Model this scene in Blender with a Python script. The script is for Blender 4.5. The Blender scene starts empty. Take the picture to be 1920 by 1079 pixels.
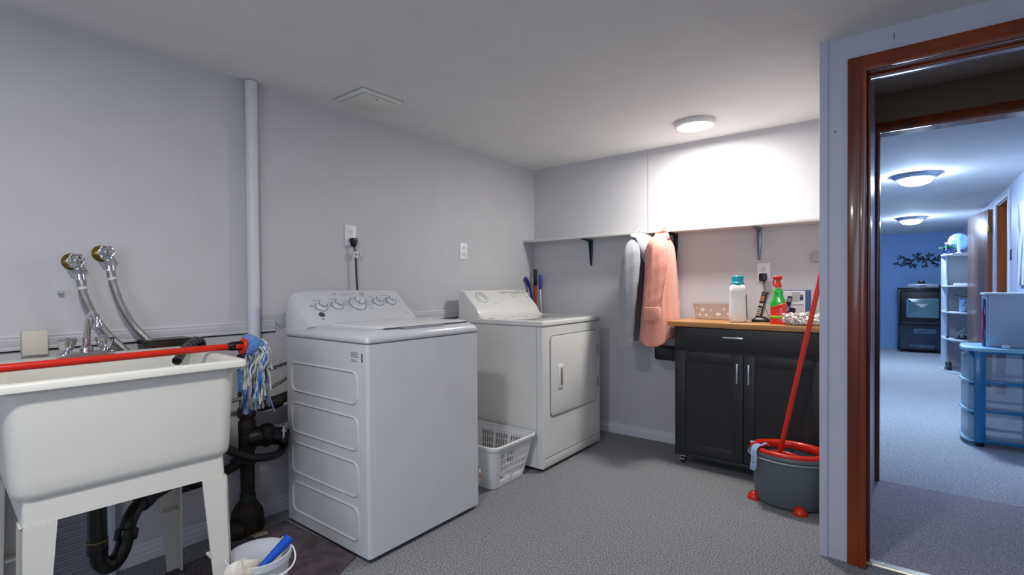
import bpy, bmesh, math, random
from mathutils import Vector, Matrix, noise
random.seed(7)
PI = math.pi
SC = bpy.context.scene
COL = SC.collection

# ------------------------------------------------------------------ camera
def look_matrix(yaw, pitch, roll, loc):
    y, q, r = map(math.radians, (yaw, pitch, roll))
    fw = Vector((math.sin(y)*math.cos(q), math.cos(y)*math.cos(q), math.sin(q)))
    rt = Vector((math.cos(y), -math.sin(y), 0)); up = rt.cross(fw)
    R = rt*math.cos(r) + up*math.sin(r); U = -rt*math.sin(r) + up*math.cos(r)
    m = Matrix((R, U, -fw)).transposed().to_4x4(); m.translation = Vector(loc)
    return m
cd = bpy.data.cameras.new('camera'); cam = bpy.data.objects.new('camera', cd); COL.objects.link(cam)
cd.sensor_width = 36; cd.lens = 944.32/1920*36
cd.shift_x = 28.97/1920; cd.shift_y = 8.88/1920; cd.clip_start = .02
cam.matrix_world = look_matrix(-38.792, -0.713, -0.417, (2.383, 0, 1.10))
SC.camera = cam

# ------------------------------------------------------------------ world, lights, exposure
w = bpy.data.worlds.new('world'); SC.world = w; w.use_nodes = True
w.node_tree.nodes['Background'].inputs[0].default_value = (.55, .65, .8, 1)
w.node_tree.nodes['Background'].inputs[1].default_value = .3
SC.view_settings.view_transform = 'Standard'; SC.view_settings.look = 'None'
SC.view_settings.gamma = 1; SC.view_settings.use_curve_mapping = False
SC.view_settings.exposure = 0.0
def area(name, loc, rot, sx, sy, power, color, shape='RECTANGLE'):
    l = bpy.data.lights.new(name, 'AREA'); l.shape = shape; l.size = sx; l.size_y = sy
    l.energy = power; l.color = color
    o = bpy.data.objects.new(name, l); o.location = loc; o.rotation_euler = rot; COL.objects.link(o)
    return o
LAMP_A = (1.43, 3.07, 2.060); LAMP_B = (1.56, .08, 2.060)
DOME = ((2.47, 5.24, 1.955), (2.48, 8.35, 1.925))
area('ceiling_light_glow', (LAMP_A[0], LAMP_A[1], 2.026), (0, 0, 0), .2, .2, 19, (1, .975, .94), 'DISK')
area('ceiling_light_glow', (LAMP_B[0], LAMP_B[1], 2.026), (0, 0, 0), .2, .2, 22, (1, .975, .95), 'DISK')
area('added_window_fill', (2.35, -1.55, 1.35), (math.radians(90), 0, 0), 1.5, .9, 21, (.68, .80, 1))  # added lamp for bluish fill from behind, set at an unseen window

# ------------------------------------------------------------------ materials
def lin(h):
    h = h.lstrip('#'); c = [int(h[i:i+2], 16)/255 for i in (0, 2, 4)]
    return tuple(x/12.92 if x <= .04045 else ((x+.055)/1.055)**2.4 for x in c) + (1,)
MATS = {}
def mat(name, col, rough=.5, metal=0, noise_scale=0, col2=None, bump=0, bump_scale=None, spec=.5, coat=0,
        alpha=1, trans=0, emit=None, estr=0, detail=3, contrast=(.35, .65), sheen=0, stretch=None, ior=1.45):
    if name in MATS: return MATS[name]
    m = bpy.data.materials.new(name); m.use_nodes = True
    nt = m.node_tree; b = nt.nodes['Principled BSDF']; N = nt.nodes.new; L = nt.links.new
    c = lin(col); b.inputs['Base Color'].default_value = c
    b.inputs['Roughness'].default_value = rough; b.inputs['Metallic'].default_value = metal
    b.inputs['Specular IOR Level'].default_value = spec; b.inputs['Coat Weight'].default_value = coat
    b.inputs['Coat Roughness'].default_value = .08
    b.inputs['Alpha'].default_value = alpha; b.inputs['Transmission Weight'].default_value = trans
    b.inputs['IOR'].default_value = ior; b.inputs['Sheen Weight'].default_value = sheen
    if emit:
        b.inputs['Emission Color'].default_value = lin(emit); b.inputs['Emission Strength'].default_value = estr
    tc = N('ShaderNodeTexCoord'); src = tc.outputs['Object']
    if stretch:
        mp = N('ShaderNodeMapping'); mp.inputs['Scale'].default_value = stretch; L(src, mp.inputs[0]); src = mp.outputs[0]
    if noise_scale == 0:                       # every surface still gets a faint procedural variation
        noise_scale = 6; k = .965
        col2t = tuple(v*k for v in c[:3]) + (1,)
    else: col2t = lin(col2) if col2 else tuple(v*.8 for v in c[:3]) + (1,)
    nz = N('ShaderNodeTexNoise'); nz.inputs['Scale'].default_value = noise_scale; nz.inputs['Detail'].default_value = detail
    L(src, nz.inputs['Vector'])
    cr = N('ShaderNodeValToRGB'); cr.color_ramp.elements[0].position = contrast[0]; cr.color_ramp.elements[1].position = contrast[1]
    cr.color_ramp.elements[0].color = c; cr.color_ramp.elements[1].color = col2t
    L(nz.outputs['Fac'], cr.inputs[0]); L(cr.outputs[0], b.inputs['Base Color'])
    if bump:
        n2 = N('ShaderNodeTexNoise'); n2.inputs['Scale'].default_value = bump_scale or noise_scale; n2.inputs['Detail'].default_value = 4
        L(src, n2.inputs['Vector'])
        bp = N('ShaderNodeBump'); bp.inputs['Strength'].default_value = bump; bp.inputs['Distance'].default_value = .01
        L(n2.outputs['Fac'], bp.inputs['Height']); L(bp.outputs[0], b.inputs['Normal'])
    MATS[name] = m
    return m

# ------------------------------------------------------------------ mesh builder
ROOTM = {}
class MB:
    def __init__(s): s.bm = bmesh.new(); s.mi = 0
    def _merge(s, t, M=None):
        if M is not None: bmesh.ops.transform(t, matrix=M, verts=t.verts)
        for f in t.faces: f.material_index = s.mi
        me = bpy.data.meshes.new('t'); t.to_mesh(me); t.free(); s.bm.from_mesh(me); bpy.data.meshes.remove(me)
        return s
    def box(s, lo, hi, r=0, seg=2, M=None):
        t = bmesh.new(); bmesh.ops.create_cube(t, size=1)
        d = [hi[i]-lo[i] for i in range(3)]; c = [(hi[i]+lo[i])/2 for i in range(3)]
        for v in t.verts: v.co = Vector([v.co[i]*d[i]+c[i] for i in range(3)])
        if r: bmesh.ops.bevel(t, geom=list(t.edges), offset=min(r, min(abs(x) for x in d)*.49), segments=seg, profile=.5, affect='EDGES')
        return s._merge(t, M)
    def cyl(s, a, b, r, r2=None, n=20, bev=0):
        a, b = Vector(a), Vector(b); r2 = r if r2 is None else r2; d = b-a
        t = bmesh.new(); bmesh.ops.create_cone(t, cap_ends=True, segments=n, radius1=r, radius2=r2, depth=d.length)
        if bev:
            es = [e for e in t.edges if len(e.link_faces) == 2 and any(len(f.verts) > 4 for f in e.link_faces)]
            bmesh.ops.bevel(t, geom=es, offset=bev, segments=2, profile=.5, affect='EDGES')
        return s._merge(t, Matrix.Translation((a+b)/2) @ d.to_track_quat('Z', 'Y').to_matrix().to_4x4())
    def ball(s, c, rx, ry=None, rz=None, n=16, M=None):
        t = bmesh.new(); bmesh.ops.create_uvsphere(t, u_segments=n*2, v_segments=n, radius=1)
        m = Matrix.Translation(c) @ (M or Matrix()) @ Matrix.Diagonal((rx, ry or rx, rz or rx, 1))
        return s._merge(t, m)
    def grid(s, rings, closed=True, capa=False, capb=False, skip=None):
        t = bmesh.new(); R = [[t.verts.new(p) for p in ring] for ring in rings]; n = len(R[0])
        for i in range(len(R)-1):
            for j in range(n if closed else n-1):
                if skip and skip(i, j): continue
                k = (j+1) % n
                t.faces.new((R[i][j], R[i][k], R[i+1][k], R[i+1][j]))
        if capa: t.faces.new(R[0][::-1])
        if capb: t.faces.new(R[-1])
        bmesh.ops.remove_doubles(t, verts=t.verts, dist=1e-6)
        if closed: bmesh.ops.recalc_face_normals(t, faces=t.faces)
        return s._merge(t)
    def tube(s, pts, r, n=10, sub=6, closed=False, caps=True, flat=1):
        P = [Vector(p) for p in pts]
        if sub > 1 and len(P) > 2:
            Q = []; m = len(P)
            rng = range(m) if closed else range(m-1)
            for i in rng:
                g = lambda k: P[k % m] if closed else P[max(0, min(m-1, k))]
                a, b, c, d = g(i-1), g(i), g(i+1), g(i+2)
                for k in range(sub):
                    u = k/sub
                    Q.append(.5*((2*b)+(-a+c)*u+(2*a-5*b+4*c-d)*u*u+(-a+3*b-3*c+d)*u**3))
            if not closed: Q.append(P[-1])
            P = Q
        m = len(P); rings = []; up = None
        for i in range(m):
            if closed: d = P[(i+1) % m]-P[i-1]
            else: d = P[min(i+1, m-1)]-P[max(i-1, 0)]
            d.normalize()
            if up is None:
                up = Vector((0, 0, 1)) if abs(d.z) < .9 else Vector((1, 0, 0))
            x = d.cross(up).normalized(); up = x.cross(d).normalized()
            rr = r(i/(m-1)) if callable(r) else r
            rings.append([P[i]+(x*math.cos(2*PI*j/n)+up*math.sin(2*PI*j/n)*flat)*rr for j in range(n)])
        if closed: rings.append(rings[0])
        return s.grid(rings, True, caps and not closed, caps and not closed)
    def lathe(s, prof, base=(0, 0, 0), axis=(0, 0, 1), n=32, sx=1, sy=1, cap=False):
        q = Vector(axis).to_track_quat('Z', 'Y').to_matrix(); b = Vector(base)
        rings = [[b+q @ Vector((max(r, 1e-5)*sx*math.cos(2*PI*j/n), max(r, 1e-5)*sy*math.sin(2*PI*j/n), z)) for j in range(n)] for r, z in prof]
        return s.grid(rings, True, cap, cap)
    def prism(s, pts, f, w0, w1, r=0, seg=2):
        t = bmesh.new(); A = [t.verts.new(f(u, v, w0)) for u, v in pts]; B = [t.verts.new(f(u, v, w1)) for u, v in pts]; n = len(pts)
        t.faces.new(A); t.faces.new(B[::-1])
        for i in range(n): t.faces.new((A[i], B[i], B[(i+1) % n], A[(i+1) % n]))
        bmesh.ops.recalc_face_normals(t, faces=t.faces)
        if r: bmesh.ops.bevel(t, geom=list(t.edges), offset=r, segments=seg, profile=.5, affect='EDGES')
        return s._merge(t)
    def build(s, name, mats, parent=None, smooth=35, label=None, kind=None, world=True, solid=0, subd=0):
        me = bpy.data.meshes.new(name); s.bm.to_mesh(me); s.bm.free()
        for m in (mats if isinstance(mats, (list, tuple)) else [mats]): me.materials.append(m)
        o = bpy.data.objects.new(name, me); COL.objects.link(o)
        if smooth:
            me.polygons.foreach_set('use_smooth', [True]*len(me.polygons)); me.set_sharp_from_angle(angle=math.radians(smooth))
        if parent is not None:
            o.parent = parent; rm = ROOTM.get(parent.name, Matrix())
            if world: me.transform(rm.inverted())
            ROOTM[o.name] = rm
        if label: o['label'] = label
        if kind: o['kind'] = kind
        if solid:
            md = o.modifiers.new('solid', 'SOLIDIFY'); md.thickness = solid; md.offset = 0
        if subd:
            md = o.modifiers.new('subd', 'SUBSURF'); md.levels = subd; md.render_levels = subd
        return o
def thing(name, label, cat, loc=(0, 0, 0), rz=0, group=None, M=None):
    o = bpy.data.objects.new(name, None); COL.objects.link(o); o.empty_display_size = .05
    m = M or (Matrix.Translation(loc) @ Matrix.Rotation(rz, 4, 'Z')); o.matrix_world = m; ROOTM[o.name] = m.copy()
    o['label'] = label; o['category'] = cat
    if group: o['group'] = group
    return o
def tag(o, label, cat, group=None):
    o['label'] = label; o['category'] = cat
    if group: o['group'] = group
    # put the origin at the base centre of the mesh
    vs = [v.co for v in o.data.vertices]
    c = Vector(((min(v.x for v in vs)+max(v.x for v in vs))/2, (min(v.y for v in vs)+max(v.y for v in vs))/2, min(v.z for v in vs)))
    o.data.transform(Matrix.Translation(-c)); o.location = c
    return o
def struct(name, mb, m, smooth=35, parent=None): return mb.build(name, m, parent=parent, smooth=smooth, kind='structure')
def rrect(hx, hy, r, n=6):
    out = []
    for cx, cy, a in ((hx-r, hy-r, 0), (-hx+r, hy-r, 90), (-hx+r, -hy+r, 180), (hx-r, -hy+r, 270)):
        for k in range(n+1):
            t = math.radians(a+90*k/n); out.append((cx+r*math.cos(t), cy+r*math.sin(t)))
    return out
FX = lambda u, v, w: Vector((w, u, v))     # profile in y,z extruded along x
FY = lambda u, v, w: Vector((u, w, v))     # profile in x,z extruded along y
FZ = lambda u, v, w: Vector((u, v, w))

# ------------------------------------------------------------------ palette
wall_m = mat('lavender_grey_wall_paint', '#c8c7cb', .55, bump=.04, bump_scale=160)
ceil_m = mat('white_ceiling_paint', '#e4e3e2', .8, bump=.05, bump_scale=120)
carpet_m = mat('grey_carpet', '#5f6164', .95, noise_scale=185, col2='#b0b2b6', bump=.45, bump_scale=400, spec=.1, detail=6, contrast=(.38, .64))
hall_carpet_m = mat('light_grey_carpet', '#eceef0', .95, noise_scale=110, col2='#b4b8bd', bump=.6, bump_scale=240, spec=.1, detail=5, contrast=(.36, .62))
trim_m = mat('grey_trim_paint', '#c9c8cf', .45)
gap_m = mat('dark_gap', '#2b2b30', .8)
white_trim_m = mat('white_trim_paint', '#dedfe4', .45)
cherry_m = mat('cherry_stained_wood', '#8a3a12', .3, noise_scale=9, col2='#5e240c', coat=.35, stretch=(1, 1, .15))
orange_wood_m = mat('orange_stained_wood', '#b5642a', .35, noise_scale=8, col2='#8a4418', coat=.3, stretch=(1, 1, .12))
brown_wall_m = mat('brown_wall_paint', '#8b7460', .8, bump=.05, bump_scale=120)
blue_wall_m = mat('blue_wall_paint', '#8db4e0', .7, bump=.05, bump_scale=140)
white_pl = mat('white_plastic', '#e6e6e6', .35)
enamel = mat('white_enamel', '#d0d3d8', .22, coat=.4)
enamel2 = mat('warm_white_enamel', '#e2e2dd', .25, coat=.35)
chrome = mat('chrome', '#d9dade', .12, metal=1)
brass_m = mat('aged_brass', '#8d7a3c', .3, metal=1)
steel_m = mat('braided_steel', '#b4b4b2', .3, metal=1, noise_scale=340, col2='#858583', bump=.25, bump_scale=700)
black_pl = mat('black_plastic', '#121214', .35)
dark_grey = mat('dark_grey_print', '#4c4e55', .5)
light_grey = mat('light_grey_plastic', '#b7b8bc', .4)
red_pl = mat('red_plastic', '#cf2410', .3, coat=.3)
blue_pl = mat('blue_plastic', '#1a55c4', .35)
lens_m = mat('frosted_lamp_glass', '#ffffff', .4, emit='#fff6ea', estr=14)
dome_glass_m = mat('cool_dome_glass', '#ffffff', .4, emit='#c3dcff', estr=215)

H = 2.06
# ================================================================== STRUCTURE
struct('floor', MB().box((-.1, -1.7, -.06), (3.4, 2.455, 0)).box((-.1, 2.455, -.06), (2.14, 3.6, 0)), carpet_m, 0)
struct('floor', MB().box((2.14, 2.455, -.06), (3.4, 3.50, .001)), mat('hall_carpet', '#dcd8df', .95, noise_scale=170, col2='#9d99a2', bump=.6, bump_scale=240, spec=.1, detail=5, contrast=(.38, .6)), 0)
struct('floor', MB().box((.8, 3.506, -.06), (3.4, 10.9, .001)), hall_carpet_m, 0)
struct('ceiling', MB().box((-.1, -1.7, H), (3.4, 2.41, H+.05)).box((-.1, 2.41, H), (2.14, 3.6, H+.05)), ceil_m, 0)
struct('ceiling', MB().box((2.14, 2.51, 2.14), (3.4, 3.6, 2.17)), mat('tan_hall_ceiling', '#b5a28e', .8), 0)
struct('wall_right', MB().box((3.3, 2.5, 0), (3.4, 3.6, 2.16)), mat('tan_hall_wall', '#a8957f', .8), 0)
struct('ceiling', MB().prism([(3.6, 1.975), (10.9, 1.913), (10.9, 2.1), (3.6, 2.1)], FX, .8, 3.4), ceil_m, 0)
struct('wall_left', MB().box((-.1, -1.7, 0), (0, 3.6, H)), wall_m, 0)
struct('wall_back', MB().box((-.1, 3.47, 0), (2.14, 3.57, H)), wall_m, 0)
struct('wall_right', MB().box((3.3, -1.7, 0), (3.4, 2.41, H)), wall_m, 0)
# wall behind the camera with an unseen window added to bring in bluish light
f = MB(); f.box((-.1, -1.75, 0), (1.6, -1.65, H)); f.box((3.1, -1.75, 0), (3.4, -1.65, H)); f.box((1.6, -1.75, 0), (3.1, -1.65, .9)); f.box((1.6, -1.75, 1.8), (3.1, -1.65, H))
struct('wall_front', f, wall_m, 0)
f = MB(); f.box((1.56, -1.66, .86), (3.14, -1.63, .91)); f.box((1.56, -1.66, 1.79), (3.14, -1.63, 1.84)); f.box((1.56, -1.66, .9), (1.61, -1.63, 1.8)); f.box((3.09, -1.66, .9), (3.14, -1.63, 1.8)); f.box((2.33, -1.72, .9), (2.37, -1.64, 1.8))
struct('added_window_1', f, white_trim_m)
# door wall
XL, XR, DZ = 2.279, 3.04, 1.909
f = MB(); f.box((2.13, 2.40, 0), (XL-.012, 2.52, H)); f.box((XR+.012, 2.40, 0), (3.4, 2.52, H)); f.box((XL-.012, 2.40, DZ+.012), (XR+.012, 2.52, H)); f.box((2.13, 2.41, H), (3.4, 2.52, 2.16))
struct('wall_door', f, mat('blue_grey_wall_paint', '#bcc0d0', .5, bump=.04, bump_scale=160), 0)
struct('wall_nook', MB().box((2.13, 2.521, 0), (2.262, 3.504, 2.16)), wall_m, 0)
struct('trim_1', MB().box((2.126, 2.392, .0), (2.155, 2.3995, H), .002).box((2.126, 2.3995, 0), (2.1299, 2.43, H), .001), mat('corner_trim_paint', '#bfc1d2', .5))
# first door frame (cherry)
f = MB()
cw = .06
f.prism([(XL-cw, 0), (XL-.002, 0), (XL-.002, DZ+.002), (XR+.002, DZ+.002), (XR+.002, 0), (XR+cw, 0), (XR+cw, DZ+cw), (XL-cw, DZ+cw)], FY, 2.382, 2.3995, .004)
f.prism([(XL-.022, 0), (XL-.0, 0), (XL-.0, DZ), (XR, DZ), (XR, 0), (XR+.022, 0), (XR+.022, DZ+.022), (XL-.022, DZ+.022)], FY, 2.374, 2.384, .003)
f.prism([(XL-.012, 0), (XL, 0), (XL, DZ), (XR, DZ), (XR, 0), (XR+.012, 0), (XR+.012, DZ+.012), (XL-.012, DZ+.012)], FY, 2.3996, 2.524)
f.prism([(XL, 0), (XL+.010, 0), (XL+.010, DZ-.010), (XR-.010, DZ-.010), (XR-.010, 0), (XR, 0), (XR, DZ), (XL, DZ)], FY, 2.44, 2.475, .002)
struct('door_1', f, cherry_m)
struct('trim_2', MB().prism([(2.43, 0), (2.475, 0), (2.470, .008), (2.435, .008)], FX, XL-.01, XR+.01, .001)
       .cyl((XL+.05, 2.452, .008), (XL+.05, 2.452, .0095), .004).cyl((XL+.24, 2.452, .008), (XL+.24, 2.452, .0095), .004).cyl((XL+.43, 2.452, .008), (XL+.43, 2.452, .0095), .004), mat('threshold_metal', '#cfcab8', .35, metal=.6))
# hall
struct('wall_hall', MB().box((2.2621, 2.53, 0), (2.270, 3.5, 2.14)), mat('hall_side_paint', '#c3c7da', .3), 0)
X2L, X2R, D2 = 2.290, 3.02, 1.926
f = MB(); f.box((2.14, 3.505, 0), (X2L-.012, 3.60, 2.15)); f.box((X2R+.012, 3.505, 0), (3.4, 3.6, 2.15)); f.box((X2L-.012, 3.505, D2+.012), (X2R+.012, 3.6, 2.15)); f.box((.8, 3.575, 0), (2.14, 3.605, 2.15))
struct('wall_hall', f, brown_wall_m, 0)
f = MB()
f.prism([(X2L-.02, 0), (X2L, 0), (X2L, D2), (X2R, D2), (X2R, 0), (X2R+.05, 0), (X2R+.05, D2+.056), (X2L-.02, D2+.056)], FY, 3.488, 3.5045, .003)
f.prism([(X2L-.012, 0), (X2L, 0), (X2L, D2), (X2R, D2), (X2R, 0), (X2R+.012, 0), (X2R+.012, D2+.012), (X2L-.012, D2+.012)], FY, 3.5045, 3.604)
struct('door_2', f, cherry_m)
# far room
struct('wall_far', MB().box((.8, 10.76, 0), (3.4, 10.9, 2.1)), blue_wall_m, 0)
struct('wall_far_left', MB().box((.8, 3.6, 0), (.9, 10.76, 2.1)), blue_wall_m, 0)
farwall_m = mat('pale_far_wall_paint', '#ccd3e4', .5)
f = MB(); yo0, yo1, oz = 6.26, 6.98, 1.86
f.box((3.12, 3.6, 0), (3.22, yo0, 2.1)); f.box((3.12, yo1, 0), (3.22, 10.8, 2.1)); f.box((3.12, yo0, oz), (3.22, yo1, 2.1))
struct('wall_far_right', f, farwall_m, 0)
struct('wall_far_right', MB().box((3.36, 6.0, 0), (3.4, 7.4, 2.1)), farwall_m, 0)
f = MB(); f.prism([(yo0-.05, 0), (yo0, 0), (yo0, oz), (yo1, oz), (yo1, 0), (yo1+.05, 0), (yo1+.05, oz+.05), (yo0-.05, oz+.05)], FX, 3.105, 3.1199, .003)
struct('trim_3', f, white_trim_m)
f = MB(); f.prism([(yo0, 0), (yo0+.015, 0), (yo0+.015, oz-.015), (yo1-.015, oz-.015), (yo1-.015, 0), (yo1, 0), (yo1, oz), (yo0, oz)], FX, 3.12, 3.26)
struct('door_3', f, orange_wood_m)

# wall trim of the laundry room
def rail(name, y0, y1):
    m = MB(); prof = [(.0, .889), (.012, .889), (.013, .896), (.010, .901), (.012, .906), (.012, .926), (.009, .930), (.011, .935), (.006, .943), (0, .943)]
    m.prism(prof, FY, y0, y1)
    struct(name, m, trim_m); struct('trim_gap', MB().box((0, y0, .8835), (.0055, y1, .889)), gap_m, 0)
rail('trim_4', -1.6, 1.233); rail('trim_5', 1.9, 3.46)
def baseb(name, F, a, b, side=1):
    prof = [(0, 0), (.013, 0), (.013, .03), (.010, .034), (.012, .040), (.010, .052), (.006, .058), (.007, .066), (0, .072)]
    struct(name, MB().prism(prof, F, a, b), mat('baseboard_paint', '#d3d4da', .45))
baseb('baseboard_left', FY, -1.6, 3.457)
baseb('baseboard_back', lambda u, v, w: Vector((w, 3.47-u, v)), .014, 2.12)
struct('trim_6', MB().box((.978, 3.4685, 1.47), (.981, 3.4699, H)), mat('panel_seam', '#9f9ea6', .7), 0)
# nail in the door wall
tag(MB().cyl((2.178, 2.402, 1.699), (2.178, 2.392, 1.701), .0022, n=8).build('nail', mat('nail_steel', '#6b6460', .4, metal=1)), 'small dark nail in the blue grey wall left of the cherry door frame', 'nail')
tag(MB().cyl((2.36, 2.402, 1.995), (2.36, 2.3985, 2.03), .0012, n=6).build('thin_wire', dark_grey), 'thin dark wire hanging above the cherry door frame', 'wire')

# ================================================================== CEILING ITEMS
t = thing('ceiling_light', 'round white disc ceiling light glowing above the shelf', 'ceiling light', LAMP_A)
MB().lathe([(0, 0), (.112, 0), (.116, -.006), (.116, -.020), (.110, -.026), (.100, -.028)], LAMP_A, n=48).build('rim', white_pl, t)
MB().lathe([(0, -.0285), (.09, -.0285), (.100, -.0275), (.103, -.025)], LAMP_A, n=48).build('diffuser', lens_m, t)
t2 = thing('ceiling_light', 'round white disc ceiling light over the sink and washer side', 'ceiling light', LAMP_B)
MB().lathe([(0, 0), (.112, 0), (.116, -.006), (.116, -.020), (.110, -.026), (.100, -.028)], LAMP_B, n=48).build('rim', white_pl, t2)
MB().lathe([(0, -.0285), (.09, -.0285), (.100, -.0275), (.103, -.025)], LAMP_B, n=48).build('diffuser', lens_m, t2)
t = thing('access_hatch', 'square off-white access hatch in the ceiling above the washer', 'ceiling hatch', (.245, 1.62, 2.06))
f = MB(); f.prism([(.123, 1.497), (.366, 1.497), (.366, 1.744), (.123, 1.744)], FZ, 2.049, 2.0575, .002); f.box((.121, 1.495, 2.0575), (.368, 1.746, 2.0599)); f.build('frame', mat('hatch_paint', '#e3e2df', .6), t)
f = MB(); f.box((.150, 1.525, 2.0455), (.340, 1.716, 2.0495), .001); dr = f.build('hatch_door', mat('hatch_paint2', '#e1e0d8', .6), t)
f = MB(); f.box((.147, 1.522, 2.0484), (.343, 1.719, 2.0489)); f.box((.119, 1.493, 2.0585), (.370, 1.748, 2.0598)); f.build('edge_shadow_and_gap', mat('hatch_shadow_grey', '#7d7d7c', .8), t)  # grey sheets colour in the shadow at the hatch edges and the door gap
MB().cyl((.318, 1.62, 2.046), (.318, 1.62, 2.0435), .005).build('latch', dark_grey, dr)
for i, d in enumerate(DOME):
    t = thing('dome_ceiling_light', ('nearer' if i == 0 else 'farther') + ' of the two round glass dome ceiling lights in the far room', 'ceiling light', d, group='dome lights in the far room')
    MB().lathe([(0, .02), (.150, .02), (.158, .008), (.155, -.002), (.135, -.022), (.110, -.030), (.105, -.026)], d, n=48).build('rim', mat('brushed_nickel', '#a9b4c2', .35, metal=.6), t)
    MB().lathe([(.112, -.024), (.108, -.040), (.088, -.060), (.055, -.073), (.001, -.078)], d, n=48).build('glass_bowl', dome_glass_m, t)

# ================================================================== LEFT WALL PLUMBING
pw = mat('white_painted_pipe', '#d4d6df', .4)
f = MB(); f.cyl((.032, 1.120, .80), (.032, 1.120, 2.055), .0265, n=28)
tag(f.build('vent_pipe', pw), 'white painted vertical pipe running up the left wall to the ceiling', 'pipe')

def valve(y, z, ang, label):
    t = thing('water_valve', label, 'valve', (0, y, z), group='water valves above the sink')
    MB().lathe([(.031, .000), (.030, .006), (.021, .014), (.012, .018)], (0, y, z), (1, 0, 0), n=28).build('flange', brass_m, t)
    f = MB(); f.cyl((.0, y, z), (.056, y, z), .011); f.ball((.045, y, z), .018, .017, .018, n=10)
    f.cyl((.045, y, z), (.05, y+.012, z-.030), .013); f.cyl((.05, y+.012, z-.030), (.052, y+.014, z-.048), .017, n=6)
    f.cyl((.055, y, z), (.066, y, z), .008)
    f.build('valve_body', chrome, t)
    f = MB(); c = Vector((.068, y, z)); R = .023; pts = []
    for k in range(36):
        a = 2*PI*k/36; rr = R*(1+.10*math.cos(6*a)); pts.append(c+Vector((0, rr*math.cos(a), rr*math.sin(a))))
    f.tube(pts, .0042, 8, 1, closed=True)
    for k in range(6):
        a = 2*PI*k/6+ang; f.cyl(c, c+Vector((-.004, R*math.cos(a), R*math.sin(a))), .003, n=8)
    f.cyl(c+Vector((-.01, 0, 0)), c+Vector((.005, 0, 0)), .008, n=12, bev=.002)
    f.build('hand_wheel', chrome, t)
    return t
valve(.467, 1.201, .3, 'chrome and brass wall valve with round wheel, the lower left one of two')
valve(.556, 1.235, .1, 'chrome and brass wall valve with round wheel, the upper right one of two')
def braided(pts, label, k):
    t = thing('braided_hose', label, 'hose', pts[0], group='braided hoses above the sink')
    MB().tube(pts, .0128, 16, 8).build('hose', steel_m, t)
    p, q = Vector(pts[1]), Vector(pts[2])
    a, b = p.lerp(q, k), p.lerp(q, k+.25)
    MB().cyl(a, b, .0142, n=16).build('paper_tag', mat('white_tag', '#dcdcd6', .6), t)
    a = Vector(pts[0]); b = Vector(pts[1]); MB().cyl(a, a.lerp(b, .5), .0148, n=16).build('ferrule', chrome, t)
braided([(.053, .480, 1.153), (.056, .484, 1.113), (.056, .490, 1.075), (.058, .520, .995), (.064, .560, .925), (.078, .605, .865), (.085, .64, .80), (.07, .68, .66)],
        'grey braided hose curving down from the lower left valve behind the sink', .1)
braided([(.053, .569, 1.187), (.056, .572, 1.148), (.056, .580, 1.110), (.058, .604, 1.03), (.064, .640, .955), (.078, .682, .895), (.088, .73, .82), (.08, .80, .70)],
        'grey braided hose curving down from the upper right valve behind the sink', .1)
tag(MB().box((.0, .425, 1.084), (.028, .440, 1.094), .002).build('hose_tag', mat('grey_tag', '#b3b4ba', .5)), 'small grey tag beside the lower left braided hose', 'tag')
# cast iron stack and fittings
iron = mat('black_cast_iron', '#15130f', .55, noise_scale=35, col2='#3a2a1c', bump=.6, bump_scale=60, contrast=(.5, .75))
rust = mat('rusty_iron', '#17120d', .7, noise_scale=22, col2='#33241a', bump=.8, bump_scale=50)
t = thing('drain_stack', 'black tarry cast iron drain pipe standing at the wall between sink and washer', 'pipe', (.085, 1.06, 0))
f = MB(); X, Y = .075, 1.06
f.cyl((X, Y, .12), (X, Y, .80), .030, n=24)
for a, b, r in ((.30, .34, .036), (.36, .50, .036), (.515, .56, .038), (.60, .63, .036), (.68, .8, .036)): f.cyl((X, Y, a), (X, Y, b), r, n=24, bev=.004)
f.build('standpipe', iron, t)
f = MB(); f.tube([(X, Y, .585), (X+.01, Y+.07, .555), (X+.02, Y+.16, .575), (X+.02, Y+.30, .61)], .024, 14); f.cyl((X+.015, Y+.11, .558), (X+.017, Y+.15, .568), .030); f.build('branch_pipe', iron, t)
f = MB(); f.tube([(X+.005, Y, .335), (.08, .97, .30), (.09, .86, .285), (.11, .78, .29)], .021, 14); f.cyl((.077, 1.02, .325), (.078, 1.0, .315), .027); f.build('branch_pipe', iron, t)
f = MB(); f.ball((.115, Y+.07, .425), .045, .045, .055, n=12); f.cyl((.08, Y, .42), (.12, Y+.09, .425), .045, n=20, bev=.008); f.cyl((.12, Y+.09, .42), (.15, Y+.15, .40), .04, n=20, bev=.008)
f.build('coupling', mat('black_rubber', '#0d0d0e', .35, noise_scale=30, col2='#1d1b1a', bump=.5), t)
f = MB(); f.cyl((.142, Y+.12, .425), (.144, Y+.128, .424), .047, n=24); f.box((.17, Y+.11, .435), (.18, Y+.135, .452), .002); f.build('hose_clamp', chrome, t)
f = MB(); f.lathe([(.065, 0), (.072, .03), (.066, .09), (.05, .12), (.034, .14)], (X+.005, Y-.005, 0), n=20); f.ball((.11, .985, .04), .055, .05, .045, n=10); f.build('hub', rust, t)
f = MB(); f.cyl((X, Y, .135), (X, Y, .165), .034); f.build('collar', mat('green_patina', '#1f3a24', .7), t)
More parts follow.
